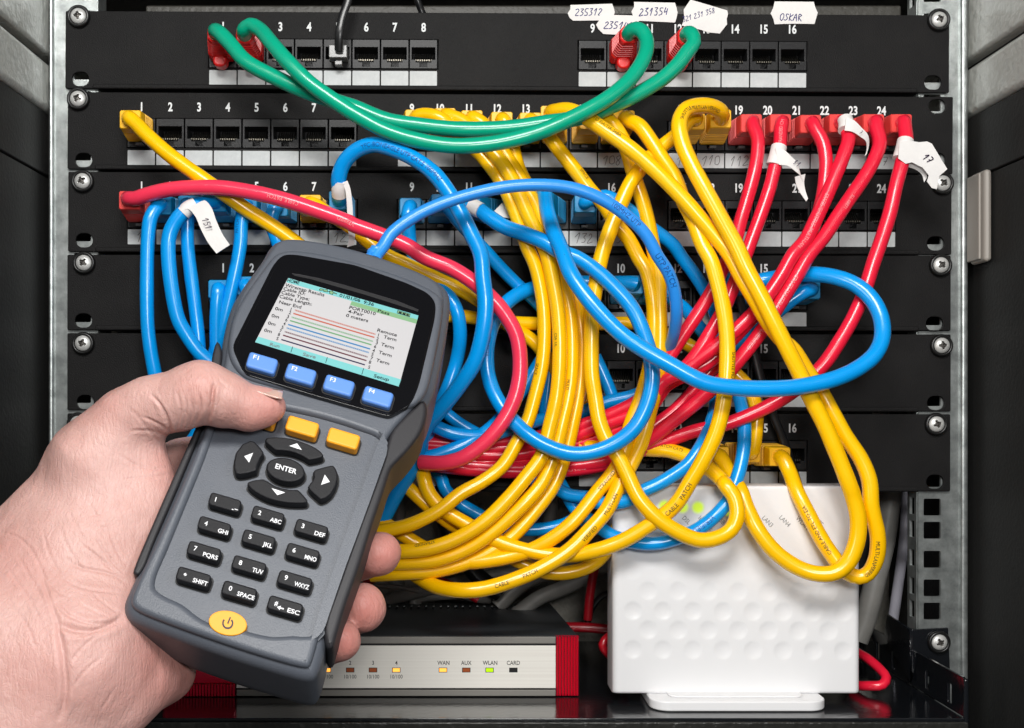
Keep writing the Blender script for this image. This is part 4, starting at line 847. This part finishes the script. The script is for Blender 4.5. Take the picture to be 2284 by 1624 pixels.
# lower case, main case (big soft edge), rim
cu = [Vector((a, b, 0)) for a, b in fo]
cen = sum(cu, Vector())/len(cu)
body = slab('case', [fo], -160, -10, 'body', TT, bev=24, res=7, conv=dev)
low = slab('rear_case', [[(cen.x+(a-cen.x)*.985, cen.y+(b-cen.y)*.985) for a, b in fo]], -180, -60, 'body', TT, bev=12, res=4, conv=dev)
KEYP = [(500,905),(560,900),(640,912),(720,930),(800,955),(845,975),(852,1000),(838,1045),(800,1150),(757,1265),(722,1365),(708,1402),(690,1416),(655,1415),(610,1417),(570,1410),(520,1396),(470,1388),(440,1372),(405,1345),(365,1326),(345,1310),(345,1288),(372,1222),(410,1130),(455,1020),(480,950)]
kp = smooth(KEYP, 12)
inner = dpoly(OUTs)
def inset(poly, d):
    n = len(poly); out = []
    A = sum(poly[i-1][0]*poly[i][1]-poly[i][0]*poly[i-1][1] for i in range(n))
    sg = 1 if A > 0 else -1
    for i in range(n):
        a = Vector(poly[i-1]); b = Vector(poly[(i+1) % n]); t = (b-a).normalized(); out.append((poly[i][0]-t.y*d*sg, poly[i][1]+t.x*d*sg))
    return out
def ease(poly, it=6):
    q = [Vector(p) for p in poly]
    for _ in range(it): q = [(q[i-1]+q[i]*2+q[(i+1) % len(q)])/4 for i in range(len(q))]
    return [(p.x, p.y) for p in q]
slab('front_shell', [ease(inset(fo, 12)), dpoly(kp, 0)], -30, 0, 'body', TT, bev=9, res=5, conv=dev)
slab('keypad_plate', [inset(dpoly(kp), -12)], -30, -9, 'body', TT, conv=dev)
# head hood: raised soft frame round the bezel
HEAD = [(512,745),(530,690),(592,598),(614,572),(640,563),(700,567),(810,593),(900,622),(965,652),(984,668),(986,700),(975,770),(962,835),(948,880),(925,905),(880,918),(820,915),(700,885),(600,862),(540,840),(512,800)]
hd = smooth(HEAD, 12)
slab('head_frame', [dpoly(hd)], -10, 8, 'body', TT, bev=8.5, res=5, conv=dev)
BEZ = [(523,785),(600,640),(625,590),(640,577),(668,575),(790,598),(900,640),(955,668),(968,685),(965,720),(940,840),(928,885),(905,905),(882,924),(868,928),(700,878),(553,839),(540,820)]
BEZ = [(522,780),(612,600),(632,577),(660,577),(790,600),(905,640),(952,662),(968,682),(966,715),(931,862),(915,903),(871,928),(858,927),(700,882),(556,838),(545,832)]
bz = roundp(BEZ, 14, 4)
slab('bezel_rim', [inset(dpoly(bz), -3)], -5, 8.8, 'bezel', TT, bev=1.2, conv=dev)
bezel = slab('bezel', [dpoly(bz, 10)], -5, 10, 'bezel', TT, bev=1.0, conv=dev)
WB = 10
# long slot line above the screen
dslab('speaker_slot', [pts2('K 505,368 560,372 700,402 900,455 1100,515 1300,575 1440,632 1466,645 1462,658 1290,600 1050,525 850,468 650,410 530,385')], WB-1, WB+.4, 'void', TT)
dslab('slot_highlight', [pts2('K 508,366 700,400 900,453 1100,513 1300,573 1466,641 1466,645 1300,578 1100,518 900,458 700,405 508,371')], WB, WB+.8, 'grip', TT)
# screen
TLq, TRq, BRq, BLq = (642.5,620), (933,703.7), (889.7,862), (569,763)
lcd = dslab('screen', [[TLq, TRq, BRq, BLq]], WB-1, WB+.5, 'scr', TT)
def dflat(name, polys, w_, m, parent):
    V = []; F = []
    for p in polys:
        k = len(V); V += [tuple(U3(x, y, w_)) for x, y in p]; F.append(tuple(range(k, k+len(p)))[::-1])
    return mk(name, V, F, m, parent)
def band(a, b, n, ww): # dashed bar along a..b (crop K) width ww
    return
K = lambda s: pts2('K '+s)
dflat('status_bar', [K('478,402 1466,686 1458,718 464,434')], WB+.7, 'cyan', lcd)
dflat('result_bar', [K('960,577 1458,716 1449,748 948,606')], WB+.8, 'lgreen', lcd)
dflat('button_bar', [K('252,846 1338,1172 1318,1225 228,888')], WB+.7, 'cyan', lcd)
dflat('button_divider', [K('511,920 515,922 501,966 497,964'), K('774,1001 778,1003 764,1046 760,1044'), K('1049,1084 1053,1086 1039,1134 1035,1132'), K('1335,1170 1339,1172 1322,1222 1316,1220')], WB+1.0, 'lblack', lcd)
def bar(a, b, half): # polygon of a bar between two K points
    (x0, y0), (x1, y1) = a, b; return [(x0, y0-half), (x1, y1-half), (x1, y1+half), (x0, y0+half)]
lines = [((530,645),(1140,828),'lorange',1), ((518,670),(1132,852),'lorange',0), ((505,698),(1120,882),'lgrn',1), ((492,724),(1110,908),'lgrn',0), ((478,754),(1100,940),'lblue',0),
         ((467,780),(1090,967),'lblue',1), ((453,808),(1080,1000),'lmar',1), ((440,835),(1072,1028),'lmar',0), ((427,868),(1060,1060),'lnavy',0)]
for a, b, m, dash in lines:
    A = fr('K', *a); B = fr('K', *b)
    dflat('wire_line', [bar(A, B, 1.45)], WB+.9, m, lcd)
    if dash:
        ps = []
        for i in range(44):
            t0 = (i+.15)/44; t1 = (i+.75)/44
            p = (A[0]+(B[0]-A[0])*t0, A[1]+(B[1]-A[1])*t0); q = (A[0]+(B[0]-A[0])*t1, A[1]+(B[1]-A[1])*t1); ps.append(bar(p, q, .62))
        dflat('wire_dashes', ps, WB+1.1, 'scr', lcd)
# connector and battery symbols
dflat('connector_symbol', [pts2('K 713,488 722,480 744,484 750,490 776,486 780,510 748,505 740,496 716,498'), pts2('K 780,500 792,503 792,507 780,504'), pts2('K 790,500 815,498 822,508 848,520 846,526 820,518 818,530 790,520')], WB+1.0, 'lblack', lcd)
dflat('connector_fill', [pts2('K 718,489 724,484 742,488 752,494 773,490 776,506 750,501 742,493 720,495'), pts2('K 794,504 813,502 818,511 843,521 842,523 816,515 814,526 794,517')], WB+1.2, 'lgreen', lcd)
dflat('battery_symbol', [pts2('K 1308,645 1406,674 1399,698 1302,668')], WB+1.0, 'lblack', lcd)
dflat('battery_fill', [pts2('K 1312,650 1402,677 1396,693 1306,665')], WB+1.15, 'lgreen', lcd)
dflat('battery_cells', [pts2('K 1320,655 1342,662 1337,674 1315,667'), pts2('K 1349,664 1371,671 1366,683 1344,676'), pts2('K 1377,673 1396,679 1391,690 1372,684')], WB+1.3, 'lblack', lcd)
def dtext(txt, x, y, length, hgt, w_, ang=16.3, lean=.28, bold=.0, cond=None, center=False):
    v, f = glyphs(txt, bold); W = v[:, 0].max()
    a = math.radians(ang); R = (math.cos(a), math.sin(a)); Up = (lean*hgt*1.37, -hgt*1.37*.96)
    length = min(length, hgt*1.37*W*1.12) if len(txt) == 1 else length
    if center: sx = length/W; x -= R[0]*length/2; y -= R[1]*length/2
    sx = length/W; V = []
    for q in v: V.append(tuple(U3(x+R[0]*q[0]*sx+Up[0]*q[1], y+R[1]*q[0]*sx+Up[1]*q[1], w_)))
    return V, f
L = []; LG = []
def T_(s, a, b, h=7.4, g=None):
    A = fr('K', *a); B = fr('K', *b); d = math.hypot(B[0]-A[0], B[1]-A[1]); an = math.degrees(math.atan2(B[1]-A[1], B[0]-A[0]))
    (LG if g else L).append(dtext(s, A[0], A[1], d, h, WB+1.3, ang=min(max(an, 13), 18), lean=.3, bold=.012))
for s, a, b in [('HOME',(470,428),(560,450)),('Wiremap Results',(453,464),(750,542)),('Cable ID:',(440,492),(605,532)),('Cable Type:',(425,520),(636,574)),('Cable Length:',(410,550),(655,612)),('Near End',(408,593),(575,634)),
   ('0m',(377,642),(435,652)),('0m',(350,696),(407,706)),('0m',(323,752),(380,762)),('0m',(294,806),(352,816)),('01/01/06',(865,542),(1022,584)),('9:36',(1048,594),(1125,614)),
   ('PORT0010',(940,634),(1138,685)),('Pass',(1155,659),(1243,683)),('4-Pair',(930,664),(1047,692)),('0 meters',(915,694),(1082,737)),('Remote',(1152,806),(1300,846)),
   ('Term',(1200,857),(1296,882)),('Term',(1180,913),(1278,942)),('Term',(1162,973),(1260,1002)),('Term',(1143,1033),(1242,1062)),('Setup',(1125,1152),(1240,1184))]: T_(s, a, b)
for s, (x, y) in zip('12364578S', [(495,649),(482,673),(467,703),(455,728),(440,757),(425,784),(410,812),(398,839),(387,870)]): T_(s, (x, y), (x+15, y+4))
for s, (x, y) in zip('12364578S', [(1157,845),(1144,872),(1140,902),(1127,930),(1115,960),(1107,988),(1100,1018),(1087,1048),(1082,1086)]): T_(s, (x, y), (x+17, y+5))
for s, a, b in [('Run',(338,914),(410,928)),('Save',(587,988),(685,1012))]: T_(s, a, b, g=1)
mk('screen_text', *joinm(L), 'lblack', lcd); mk('screen_text', *joinm(LG), 'lgrey', lcd)
# keys
def key(cx, cy, rw, ch, m, w_top, r=6, base_w=-9, name='key', bev=3.0, ang=16.5):
    # rw: row length, ch: column length (both in the picture); top face centred on (cx, cy)
    a = math.radians(ang); R = Vector((math.cos(a), math.sin(a)))*rw/2; D_ = Vector((-.30, .95))*ch/2
    c = Vector((cx, cy)); pl = [c-R-D_, c+R-D_, c+R+D_, c-R+D_]
    pl = roundp([(q.x, q.y) for q in pl], r, 5)
    top = dpoly(pl, w_top)
    well = slab('key_well', [inset(top, -2.6)], base_w, base_w+.5, 'void', TT, conv=dev)
    return slab(name, [top], base_w-2, w_top, m, TT, bev=bev, res=4, conv=dev)
KT = 9
keys = {'1':(501,1120,'.-'),'2':(597,1149.5,'ABC'),'3':(694,1179,'DEF'),'4':(477.6,1173,'GHI'),'5':(576.4,1202.7,'JKL'),'6':(674.4,1233,'MNO'),'7':(454.3,1229,'PQRS'),'8':(555,1261,'TUV'),'9':(657,1294.6,'WXYZ'),
        '*':(431,1286.7,'SHIFT'),'0':(533,1318.4,'SPACE'),'#':(635.4,1351.8,'ESC')}
for k, (x, y, sub) in keys.items():
    s = 1+(y-1120)/2600
    o = key(x, y, 72*s, 30*s, 'key', KT, r=9)
    LL = [dtext(k, x-22*s, y-2*s+(3 if k == '*' else 0), 6.8*s if k != '1' else 5.2, 10.2*s, KT+.5, bold=.018)]
    ln = {'.-':14,'ABC':26,'DEF':24,'GHI':23,'JKL':22,'MNO':27,'PQRS':34,'TUV':25,'WXYZ':34,'SHIFT':34,'SPACE':40,'ESC':28}[sub]
    hh_ = 9.4*s if sub != '.-' else 9
    e = 29 if sub != 'SPACE' else 31
    LL.append(dtext(sub, x+e*s-ln*.96, y+11.5*s-ln*.02+(9-ln*.28), ln, hh_, KT+.5, bold=.018))
    if k == '#':
        px, py = x-11, y+4
        a = math.radians(16.5)
        tri = [(-7, 0), (1, -5), (1, -1.5), (9, -1.5), (9, 1.5), (1, 1.5), (1, 5)]
        q = [(px+u*math.cos(a)-v*math.sin(a), py+u*math.sin(a)+v*math.cos(a)) for u, v in tri]
        LL.append(([tuple(U3(a_, b_, KT+.5)) for a_, b_ in q], [tuple(range(len(q)))[::-1]]))
    mk('key_symbol', *joinm(LL), 'keyprint', o)
for nme, (x, y) in (('F1', (584,808)), ('F2', (670,833)), ('F3', (755.6,858)), ('F4', (842.4,883.5))):
    o = key(x, y, 67, 35, 'fkey', WB+13, r=8, base_w=WB+.2, bev=4.5)
    mk('key_symbol', *dtext(nme, x-20, y-8.5, 12.5, 9.5, WB+13.6, bold=.012), 'keyprint', o)
for x, y in ((579,925), (673.7,949.8), (765.6,976.8)): key(x, y, 72, 34, 'ykey', KT+2, r=8, bev=4)
NAV = {'up':'Z 1400,340 1480,334 1560,337 1630,348 1700,368 1780,398 1850,432 1900,470 1922,500 1905,520 1850,535 1785,545 1740,515 1700,495 1650,475 1600,463 1540,456 1480,455 1430,415 1385,372',
 'left':'Z 1258,366 1180,400 1120,480 1102,560 1104,620 1118,665 1150,677 1230,665 1310,640 1318,590 1345,525 1378,480 1350,435 1290,375',
 'down':'Z 1370,716 1290,725 1230,745 1224,770 1260,808 1300,838 1360,872 1420,898 1500,920 1600,935 1690,938 1762,935 1778,912 1740,865 1690,813 1640,813 1600,810 1540,798 1480,778 1440,755 1400,728',
 'right':'Z 1998,590 1930,605 1845,630 1822,658 1832,700 1815,740 1800,752 1775,790 1800,825 1845,865 1890,905 1940,890 1990,850 2030,780 2048,720 2050,670 2035,625 2015,597'}
for k, s in NAV.items():
    top = dpoly(roundp(pts2(s), 3, 3), KT+1)
    slab('key_well', [inset(top, -2.8)], -9, -8.5, 'void', TT, conv=dev)
    o = slab('arrow_key', [top], -11, KT+1, 'key', TT, bev=3, res=3, conv=dev)
    tri = {'up':'Z 1607,418 1680,395 1723,455','left':'Z 1199,512 1279,481 1243,570','down':'Z 1448,802 1572,842 1500,866','right':'Z 1932,679 1978,745 1898,773'}[k]
    dflat('key_symbol', [pts2(tri)], KT+1.5, 'keyprint', o)
x, y = fr('Z', 1574, 632); top = dpoly(ell(x, y, 43.5, 26.5, 36, math.radians(12)), KT+1)
slab('key_well', [inset(top, -2.8)], -9, -8.5, 'void', TT, conv=dev)
o = slab('enter_key', [top], -11, KT+1, 'key', TT, bev=3, conv=dev)
mk('key_symbol', *dtext('ENTER', x-23.5, y-3, 49, 11.5, KT+1.5, bold=.02), 'keyprint', o)
# power button
x, y = 508, 1390; top = dpoly(ell(x, y, 43, 27.5, 40, math.radians(10)), 1.5)
o = slab('power_button', [top], -10, 2.5, 'ykey', TT, bev=1.5, conv=dev)
arc = [(x+13*math.cos(t)*.98, y+13.5*math.sin(t)*1.0) for t in [math.radians(q) for q in range(-40, 225, 12)]]
arc2 = [(x+8.8*math.cos(t), y+9.2*math.sin(t)) for t in [math.radians(q) for q in range(-40, 225, 12)]]
V = [tuple(U3(a, b, 3.0)) for a, b in arc+arc2]; n = len(arc)
F = [(i, i+1, n+i+1, n+i) for i in range(n-1)]
pv = [(x+1.2+3, y-14), (x+4+3.4, y-13), (x+1.5, y+1.5), (x-1.5, y+.5)]
k = len(V); V += [tuple(U3(a, b, 3.1)) for a, b in pv]; F.append((k, k+1, k+2, k+3))
mk('power_symbol', V, F, 'rprint', o)
# side grips (dark rubber)
GR_ = [(944,918),(950,935),(940,980),(912,1022),(884,1052),(872,1066),(853,1122),(833,1181),(801,1282),(770,1370),(752,1430),(741,1462),(732,1462),(724,1440),(722,1408),(755,1312),(798,1190),(848,1058),(862,1008),(872,982),(922,930),(934,919)]
def grip(poly, w0, w1, b): return slab('side_grip', [dpoly(smooth(poly, 10), -45)], w0, w1, 'grip', TT, bev=b, res=5, conv=dev)
grip(GR_, -108, -6, 8)
GL_ = [(488,783),(498,800),(494,850),(480,905),(462,955),(404,1100),(352,1222),(326,1288),(314,1300),(304,1296),(308,1280),(336,1212),(388,1092),(438,980),(460,925),(472,868),(478,810)]
grip(GL_, -108, -12, 5)
# boot of the lead at the tester's top edge
q = P(832, 577, 322)
bt = [(q+Vector((0, 0, -18)), 13), (q+Vector((0, 0, -4)), 18), (q+Vector((2, 0, 3)), 17), (q+Vector((3, 0, 6)), 14.5), (q+Vector((4, 0, 9)), 16), (q+Vector((6, 0, 14)), 15), (q+Vector((7, 0, 16)), 13), (q+Vector((10, 0, 22)), 12.8)]
V = []; F = []; n = 18
for c_, r_ in bt:
    for j in range(n): a = 2*math.pi*j/n; V.append((c_.x+r_*math.cos(a), c_.y+r_*.9*math.sin(a), c_.z+r_*math.cos(a)*-.35))
for i in range(len(bt)-1):
    for j in range(n): F.append((i*n+j, i*n+(j+1) % n, (i+1)*n+(j+1) % n, (i+1)*n+j))
mk('connector_boot', V, F, 'blue2', TL[0], smooth=True)
# ================================================================ HAND (one continuous skin surface)
def surface_nets(f, org, vx):
    s = f < 0; nx, ny, nz = f.shape
    c = np.zeros((nx-1, ny-1, nz-1), dtype=np.int8)
    for dx in (0, 1):
        for dy in (0, 1):
            for dz in (0, 1): c += s[dx:nx-1+dx, dy:ny-1+dy, dz:nz-1+dz]
    act = (c > 0) & (c < 8); idx = np.full(act.shape, -1, dtype=np.int64); ids = np.argwhere(act); idx[act] = np.arange(len(ids))
    acc = np.zeros((len(ids), 3)); cnt = np.zeros(len(ids)); I, J, K_ = ids.T
    cor = [(a, b, d) for a in (0, 1) for b in (0, 1) for d in (0, 1)]
    for a in cor:
        for b in cor:
            if sum(abs(a[i]-b[i]) for i in range(3)) == 1 and a < b:
                fa = f[I+a[0], J+a[1], K_+a[2]]; fb = f[I+b[0], J+b[1], K_+b[2]]; m = (fa < 0) != (fb < 0)
                t = np.where(m, fa/np.where(m, fa-fb, 1), 0)
                for i in range(3): acc[:, i] += np.where(m, a[i]+(b[i]-a[i])*t, 0)
                cnt += m
    V = (ids+acc/cnt[:, None])*vx+org; F = []
    for ax_ in range(3):
        sl0 = [slice(1, -1)]*3; sl1 = [slice(1, -1)]*3; sl0[ax_] = slice(0, -1); sl1[ax_] = slice(1, None)
        a = s[tuple(sl0)]; b = s[tuple(sl1)]; e = np.argwhere(a != b); flip = a[a != b]
        o = [1, 1, 1]; o[ax_] = 0; e = e+np.array(o); u, w_ = [i for i in range(3) if i != ax_]
        def cell(du, dw):
            q = e.copy(); q[:, u] -= du; q[:, w_] -= dw; return idx[q[:, 0], q[:, 1], q[:, 2]]
        q4 = np.stack([cell(1, 1), cell(0, 1), cell(0, 0), cell(1, 0)], 1)
        sw = flip if ax_ != 1 else ~flip
        q4[~sw] = q4[~sw][:, ::-1]; F.append(q4)
    return V, np.concatenate(F)
VX = 4.4
lo = np.array([-930, -1160, -640]); hi = np.array([0, -380, 110])
n3 = ((hi-lo)/VX).astype(int)
gx, gy, gz = [lo[i]+VX*np.arange(n3[i]) for i in range(3)]
X_, Y_, Z_ = np.meshgrid(gx.astype(np.float32), gy.astype(np.float32), gz.astype(np.float32), indexing='ij')
def cap(a, b, flat=1.0):
    """tapered capsule between two traced points (x, y, h, radius in picture); flat<1 thins it front to back"""
    A = P(*a[:3]); B = P(*b[:3]); ra = a[3]*(DIST-a[2])/DIST; rb = b[3]*(DIST-b[2])/DIST
    A = np.array(A); B = np.array(B); sc = 1/flat
    d = B-A; d2 = d*np.array([1, sc, 1]); L2 = max((d2*d2).sum(), 1e-6)
    px = X_-A[0]; py = (Y_-A[1])*sc; pz = Z_-A[2]
    t = np.clip((px*d2[0]+py*d2[1]+pz*d2[2])/L2, 0, 1)
    qx = px-t*d2[0]; qy = py-t*d2[1]; qz = pz-t*d2[2]
    return (np.sqrt(qx*qx+qy*qy+qz*qz)-(ra+(rb-ra)*t))*(1 if flat >= 1 else .5+.5*flat)
def smin(a, b, k):
    h = np.maximum(k-np.abs(a-b), 0)/k; return np.minimum(a, b)-h*h*k*.25
def chain(pts, flat=1.0, k=14):
    f = None
    for i in range(len(pts)-1):
        g = cap(pts[i], pts[i+1], flat); f = g if f is None else smin(f, g, k)
    return f
# thumb: metacarpal -> knuckle -> first phalanx -> joint -> pad and tip pressing the tester
thumb = chain([(215,1030,640,100), (283,935,640,66), (335,905,648,58)], 1, 20)
thumb = smin(thumb, chain([(335,905,648,60), (400,893,655,64), (452,874,655,68)], 1, 14), 26)
thumb = smin(thumb, chain([(452,876,655,66), (500,890,655,61)], 1, 10), 18)
thumb = smin(thumb, chain([(508,896,652,58), (556,910,646,49), (590,907,640,40), (601,904,637,35)], .92, 14), 12)
# back of the hand and wrist
hand = chain([(228,1050,620,118), (222,1140,610,150), (160,1290,640,205)], .62, 40)
hand = smin(hand, cap((268,1050,620,98), (285,1130,640,98), .7), 40)
hand = smin(hand, cap((285,1130,640,98), (205,1270,690,130), .7), 40)
hand = smin(hand, cap((160,1290,650,205), (20,1560,760,240), .6), 60)
hand = smin(hand, cap((20,1560,760,240), (-120,1800,830,240), .6), 60)
hand = smin(hand, thumb, 34)
# heel of the palm running under the tester
heel = chain([(215,1400,745,88), (290,1498,690,92), (358,1500,640,76)], .85, 40)
heel = smin(heel, cap((170,1480,780,120), (245,1562,745,80), .8), 50)
hand = smin(hand, heel, 42)
# palm behind the tester
palm = chain([(330,1100,470,85), (420,1180,460,120), (480,1330,520,120), (335,1400,620,66)], .55, 40)
hand = smin(hand, palm, 40)
# index finger root seen left of the tester
idxf = chain([(330,1090,500,80), (410,1040,470,58), (500,1010,440,50), (640,1010,400,46)], 1, 20)
hand = smin(hand, idxf, 18)
# three fingertips wrapping round the right edge
for pts in ([(480,1290,500,70), (700,1262,500,60), (800,1240,545,52), (842,1236,585,50.5)],
            [(480,1370,540,66), (680,1370,540,60), (770,1360,580,55), (808,1354,620,55)],
            [(470,1420,580,60), (620,1440,600,52), (720,1432,640,48), (758,1428,672,47.5)]):
    g = chain(pts, 1, 14); hand = smin(hand, g, 5)
VV, FF = surface_nets(hand, lo, VX)
# relax
def relax(V, F, it, lam=.5):
    E = np.concatenate([F[:, [0, 1]], F[:, [1, 2]], F[:, [2, 3]], F[:, [3, 0]]]); E = np.concatenate([E, E[:, ::-1]])
    deg = np.bincount(E[:, 0], minlength=len(V))[:, None]
    for _ in range(it):
        s = np.stack([np.bincount(E[:, 0], V[E[:, 1], i], minlength=len(V)) for i in range(3)], 1)
        V = V+lam*(s/deg-V)
    return V
VV = relax(VV, FF, 2)
# one linear-then-relaxed subdivision
def subdiv(V, F):
    E = np.sort(np.concatenate([F[:, [0, 1]], F[:, [1, 2]], F[:, [2, 3]], F[:, [3, 0]]]), 1)
    key_ = E[:, 0]*len(V)+E[:, 1]; uq, inv = np.unique(key_, return_inverse=True)
    em = (V[uq // len(V)]+V[uq % len(V)])/2; fm = V[F].mean(1); nV, nE = len(V), len(uq); n = len(F)
    e = [inv[i*n:(i+1)*n]+nV for i in range(4)]; c = np.arange(n)+nV+nE
    V2 = np.concatenate([V, em, fm]); F2 = np.concatenate([np.stack([F[:, 0], e[0], c, e[3]], 1), np.stack([e[0], F[:, 1], e[1], c], 1), np.stack([c, e[1], F[:, 2], e[2]], 1), np.stack([e[3], c, e[2], F[:, 3]], 1)])
    return V2, F2
VV, FF = subdiv(VV, FF); VV = relax(VV, FF, 2, .5)
def normals(V, F):
    fn = np.cross(V[F[:, 2]]-V[F[:, 0]], V[F[:, 3]]-V[F[:, 1]]); N = np.zeros_like(V)
    for j in range(4):
        for i in range(3): N[:, i] += np.bincount(F[:, j], fn[:, i], minlength=len(V))
    return N/np.maximum(np.linalg.norm(N, axis=1), 1e-9)[:, None]
NN = normals(VV, FF)
if ((VV-VV.mean(0))*NN).sum() < 0: FF = FF[:, ::-1]; NN = -NN
k_ = DIST/(DIST+VV[:, 1]); IX = CX+VV[:, 0]*k_; IY = CY-VV[:, 2]*k_
vis = np.clip(((np.array([0, -DIST, 0])-VV)*NN).sum(1)/np.linalg.norm(np.array([0, -DIST, 0])-VV, axis=1)*2.2, 0, 1)
front_ = (VV[:, 1] < -520)*1.0
D_ = np.zeros(len(VV))
def crease(pts, depth, wid, bulge=.35):
    global D_
    c = crom([Vector((x, y, 0)) for x, y in pts], 5); d = np.full(len(VV), 1e9); tt = np.zeros(len(VV))
    box = (IX > min(p.x for p in c)-40) & (IX < max(p.x for p in c)+40) & (IY > min(p.y for p in c)-40) & (IY < max(p.y for p in c)+40)
    ii = np.where(box)[0]; x = IX[ii]; y = IY[ii]; dd = np.full(len(ii), 1e9); t_ = np.zeros(len(ii))
    for i in range(len(c)-1):
        a = c[i]; b = c[i+1]; ex_, ey_ = b.x-a.x, b.y-a.y; L = max(ex_*ex_+ey_*ey_, 1e-6)
        t = np.clip(((x-a.x)*ex_+(y-a.y)*ey_)/L, 0, 1); q = np.hypot(x-a.x-t*ex_, y-a.y-t*ey_); m = q < dd; dd[m] = q[m]; t_[m] = (i+t[m])/(len(c)-1)
    fade = np.clip(np.minimum(t_, 1-t_)*5, .0, 1)**.7
    D_[ii] += (-np.exp(-(dd/wid)**2)*depth+np.exp(-((dd-wid*2.2)/(wid*1.4))**2)*depth*bulge)*fade*vis[ii]*front_[ii]
# thumb joint crease and wrinkles of the knuckle
crease(pts2('N 1500,400 1490,470 1478,560 1462,640 1440,700'), 7, 4, .4)
crease(pts2('N 1450,480 1452,560 1435,640 1410,700'), 2.2, 3)
for s, d in (('N 1390,470 1400,560 1385,640 1350,710', 2.6), ('N 1330,500 1345,590 1330,670 1300,740', 2.4), ('N 1290,480 1300,560 1290,660 1262,750', 1.8), ('N 1240,470 1262,580 1250,680 1220,760', 2.0), ('N 1530,380 1560,410 1590,440', 1.5),
             ('N 1050,480 1120,560 1170,650 1200,750 1205,800', 4.2), ('N 1110,570 1170,690 1195,780', 2.0), ('N 980,640 1080,680 1170,730 1200,790', 2.2), ('N 900,740 1020,740 1130,760 1195,790', 1.6),
             ('N 880,560 960,640 1060,760 1150,860', 1.2), ('N 820,900 950,980 1080,1010 1180,1000', 1.2), ('N 850,1080 980,1070 1100,1060 1185,1050', 1.2)): crease(pts2(s), d, 3.0)
# wrist folds
FOLD = .62
for s, d, wd_ in (('L 460,410 560,470 700,500 830,540 900,600', 3.6, 3.5), ('L 420,540 560,610 720,640 880,660', 3, 3.2), ('L 560,300 640,360 760,460 850,540', 2.4, 3), ('L 660,230 720,330 790,430 880,520', 2.2, 3), ('L 760,180 800,300 850,400 900,480', 1.8, 3),
   ('L 280,480 330,640 380,780 410,880 420,980', 4.2, 4), ('L 400,860 470,900 560,920 700,905 800,870 880,830', 9, 7), ('L 380,690 440,780 560,850 700,870 800,850 870,800', 4.4, 4), ('L 395,860 430,1000 450,1150 462,1300 450,1430 410,1560', 8.5, 7), ('L 200,300 260,420 330,560 400,640 520,700', 2.6, 3), ('L 120,380 200,520 270,640 330,760', 2.2, 3),
   ('L 60,480 140,600 220,720 290,860', 2, 3), ('L 420,960 560,960 700,900 830,860', 2.2, 3), ('L 470,1190 540,1080 620,1000 700,940', 2.2, 3), ('L 500,1330 600,1200 720,1100', 1.8, 3), ('L 700,1500 760,1400 820,1300', 1.6, 3),
   ('L 640,640 700,700 780,760 860,800', 2, 3), ('L 560,720 620,760 700,800 780,830', 1.8, 3), ('L 0,220 120,260 200,330 240,420', 2, 3), ('L 300,200 330,330 380,450 460,560', 1.8, 3), ('L 420,180 460,300 520,400 600,520', 1.6, 3), ('L 0,620 100,760 200,900 260,1060', 1.8, 3), ('L 480,60 540,200 620,300', 1.4, 3), ('L 620,0 680,120 760,240', 1.4, 3)): crease(pts2(s), d*FOLD, wd_)
# tendon / vein relief on the back of the hand and wrist
nz_ = np.array([mnoise.noise(Vector((p[0]*.011, p[1]*.011, p[2]*.011))) for p in VV]); nz2 = np.array([mnoise.noise(Vector((p[0]*.035, p[1]*.035, p[2]*.035))) for p in VV])
D_ += nz_*5*front_+nz2*1.3
VV = VV+NN*(D_*.8)[:, None]
person = mk('person', VV, [tuple(q) for q in FF.tolist()], 'skin', None, smooth=True)
tag(person, 'left hand and bare wrist gripping the grey cable tester, thumb bent across its front', 'person')
fl = np.zeros(len(VV))
for x, y, r_, k in ((850,1240,75,.75),(820,1355,75,.85),(765,1430,70,.9),(600,915,70,.55),(545,930,60,.3),(385,1500,130,.55),(300,1560,130,.35),(450,870,40,.25),(100,1500,120,.2),(20,1250,90,.25),(400,1040,60,.4),(240,895,50,.2)):
    fl = np.maximum(fl, k*np.exp(-((IX-x)**2+(IY-y)**2)/r_**2))
fl = np.clip(fl+.12*nz_+.05*nz2, 0, 1)
at = person.data.attributes.new('flush', 'FLOAT', 'POINT'); at.data.foreach_set('value', fl.astype(np.float32))
# thumb nail: a thin curved plate seen edge-on along the top of the thumb tip
NS = [('N',1745,432),('N',1820,436),('N',1900,446),('N',1978,455),('N',1982,480),('N',1975,512),('N',1930,505),('N',1870,488),('N',1800,462)]
V = []; F = []; m_ = 9
top_ = pts2('N 1740,428 1800,430 1860,438 1920,447 1980,456'); bot_ = pts2('N 1765,450 1820,470 1880,492 1930,506 1972,514')
for i in range(5):
    for j in range(m_):
        t = j/(m_-1); x = top_[i][0]*(1-t)+bot_[i][0]*t; y = top_[i][1]*(1-t)+bot_[i][1]*t
        hh = 636+30*t**.6; V.append(tuple(P(x, y, hh)))
for i in range(4):
    for j in range(m_-1): F.append((i*m_+j, i*m_+j+1, (i+1)*m_+j+1, (i+1)*m_+j))
nl = mk('thumb_nail', V, F, 'nail', person, smooth=True); q = nl.modifiers.new('th', 'SOLIDIFY'); q.thickness = 3*S
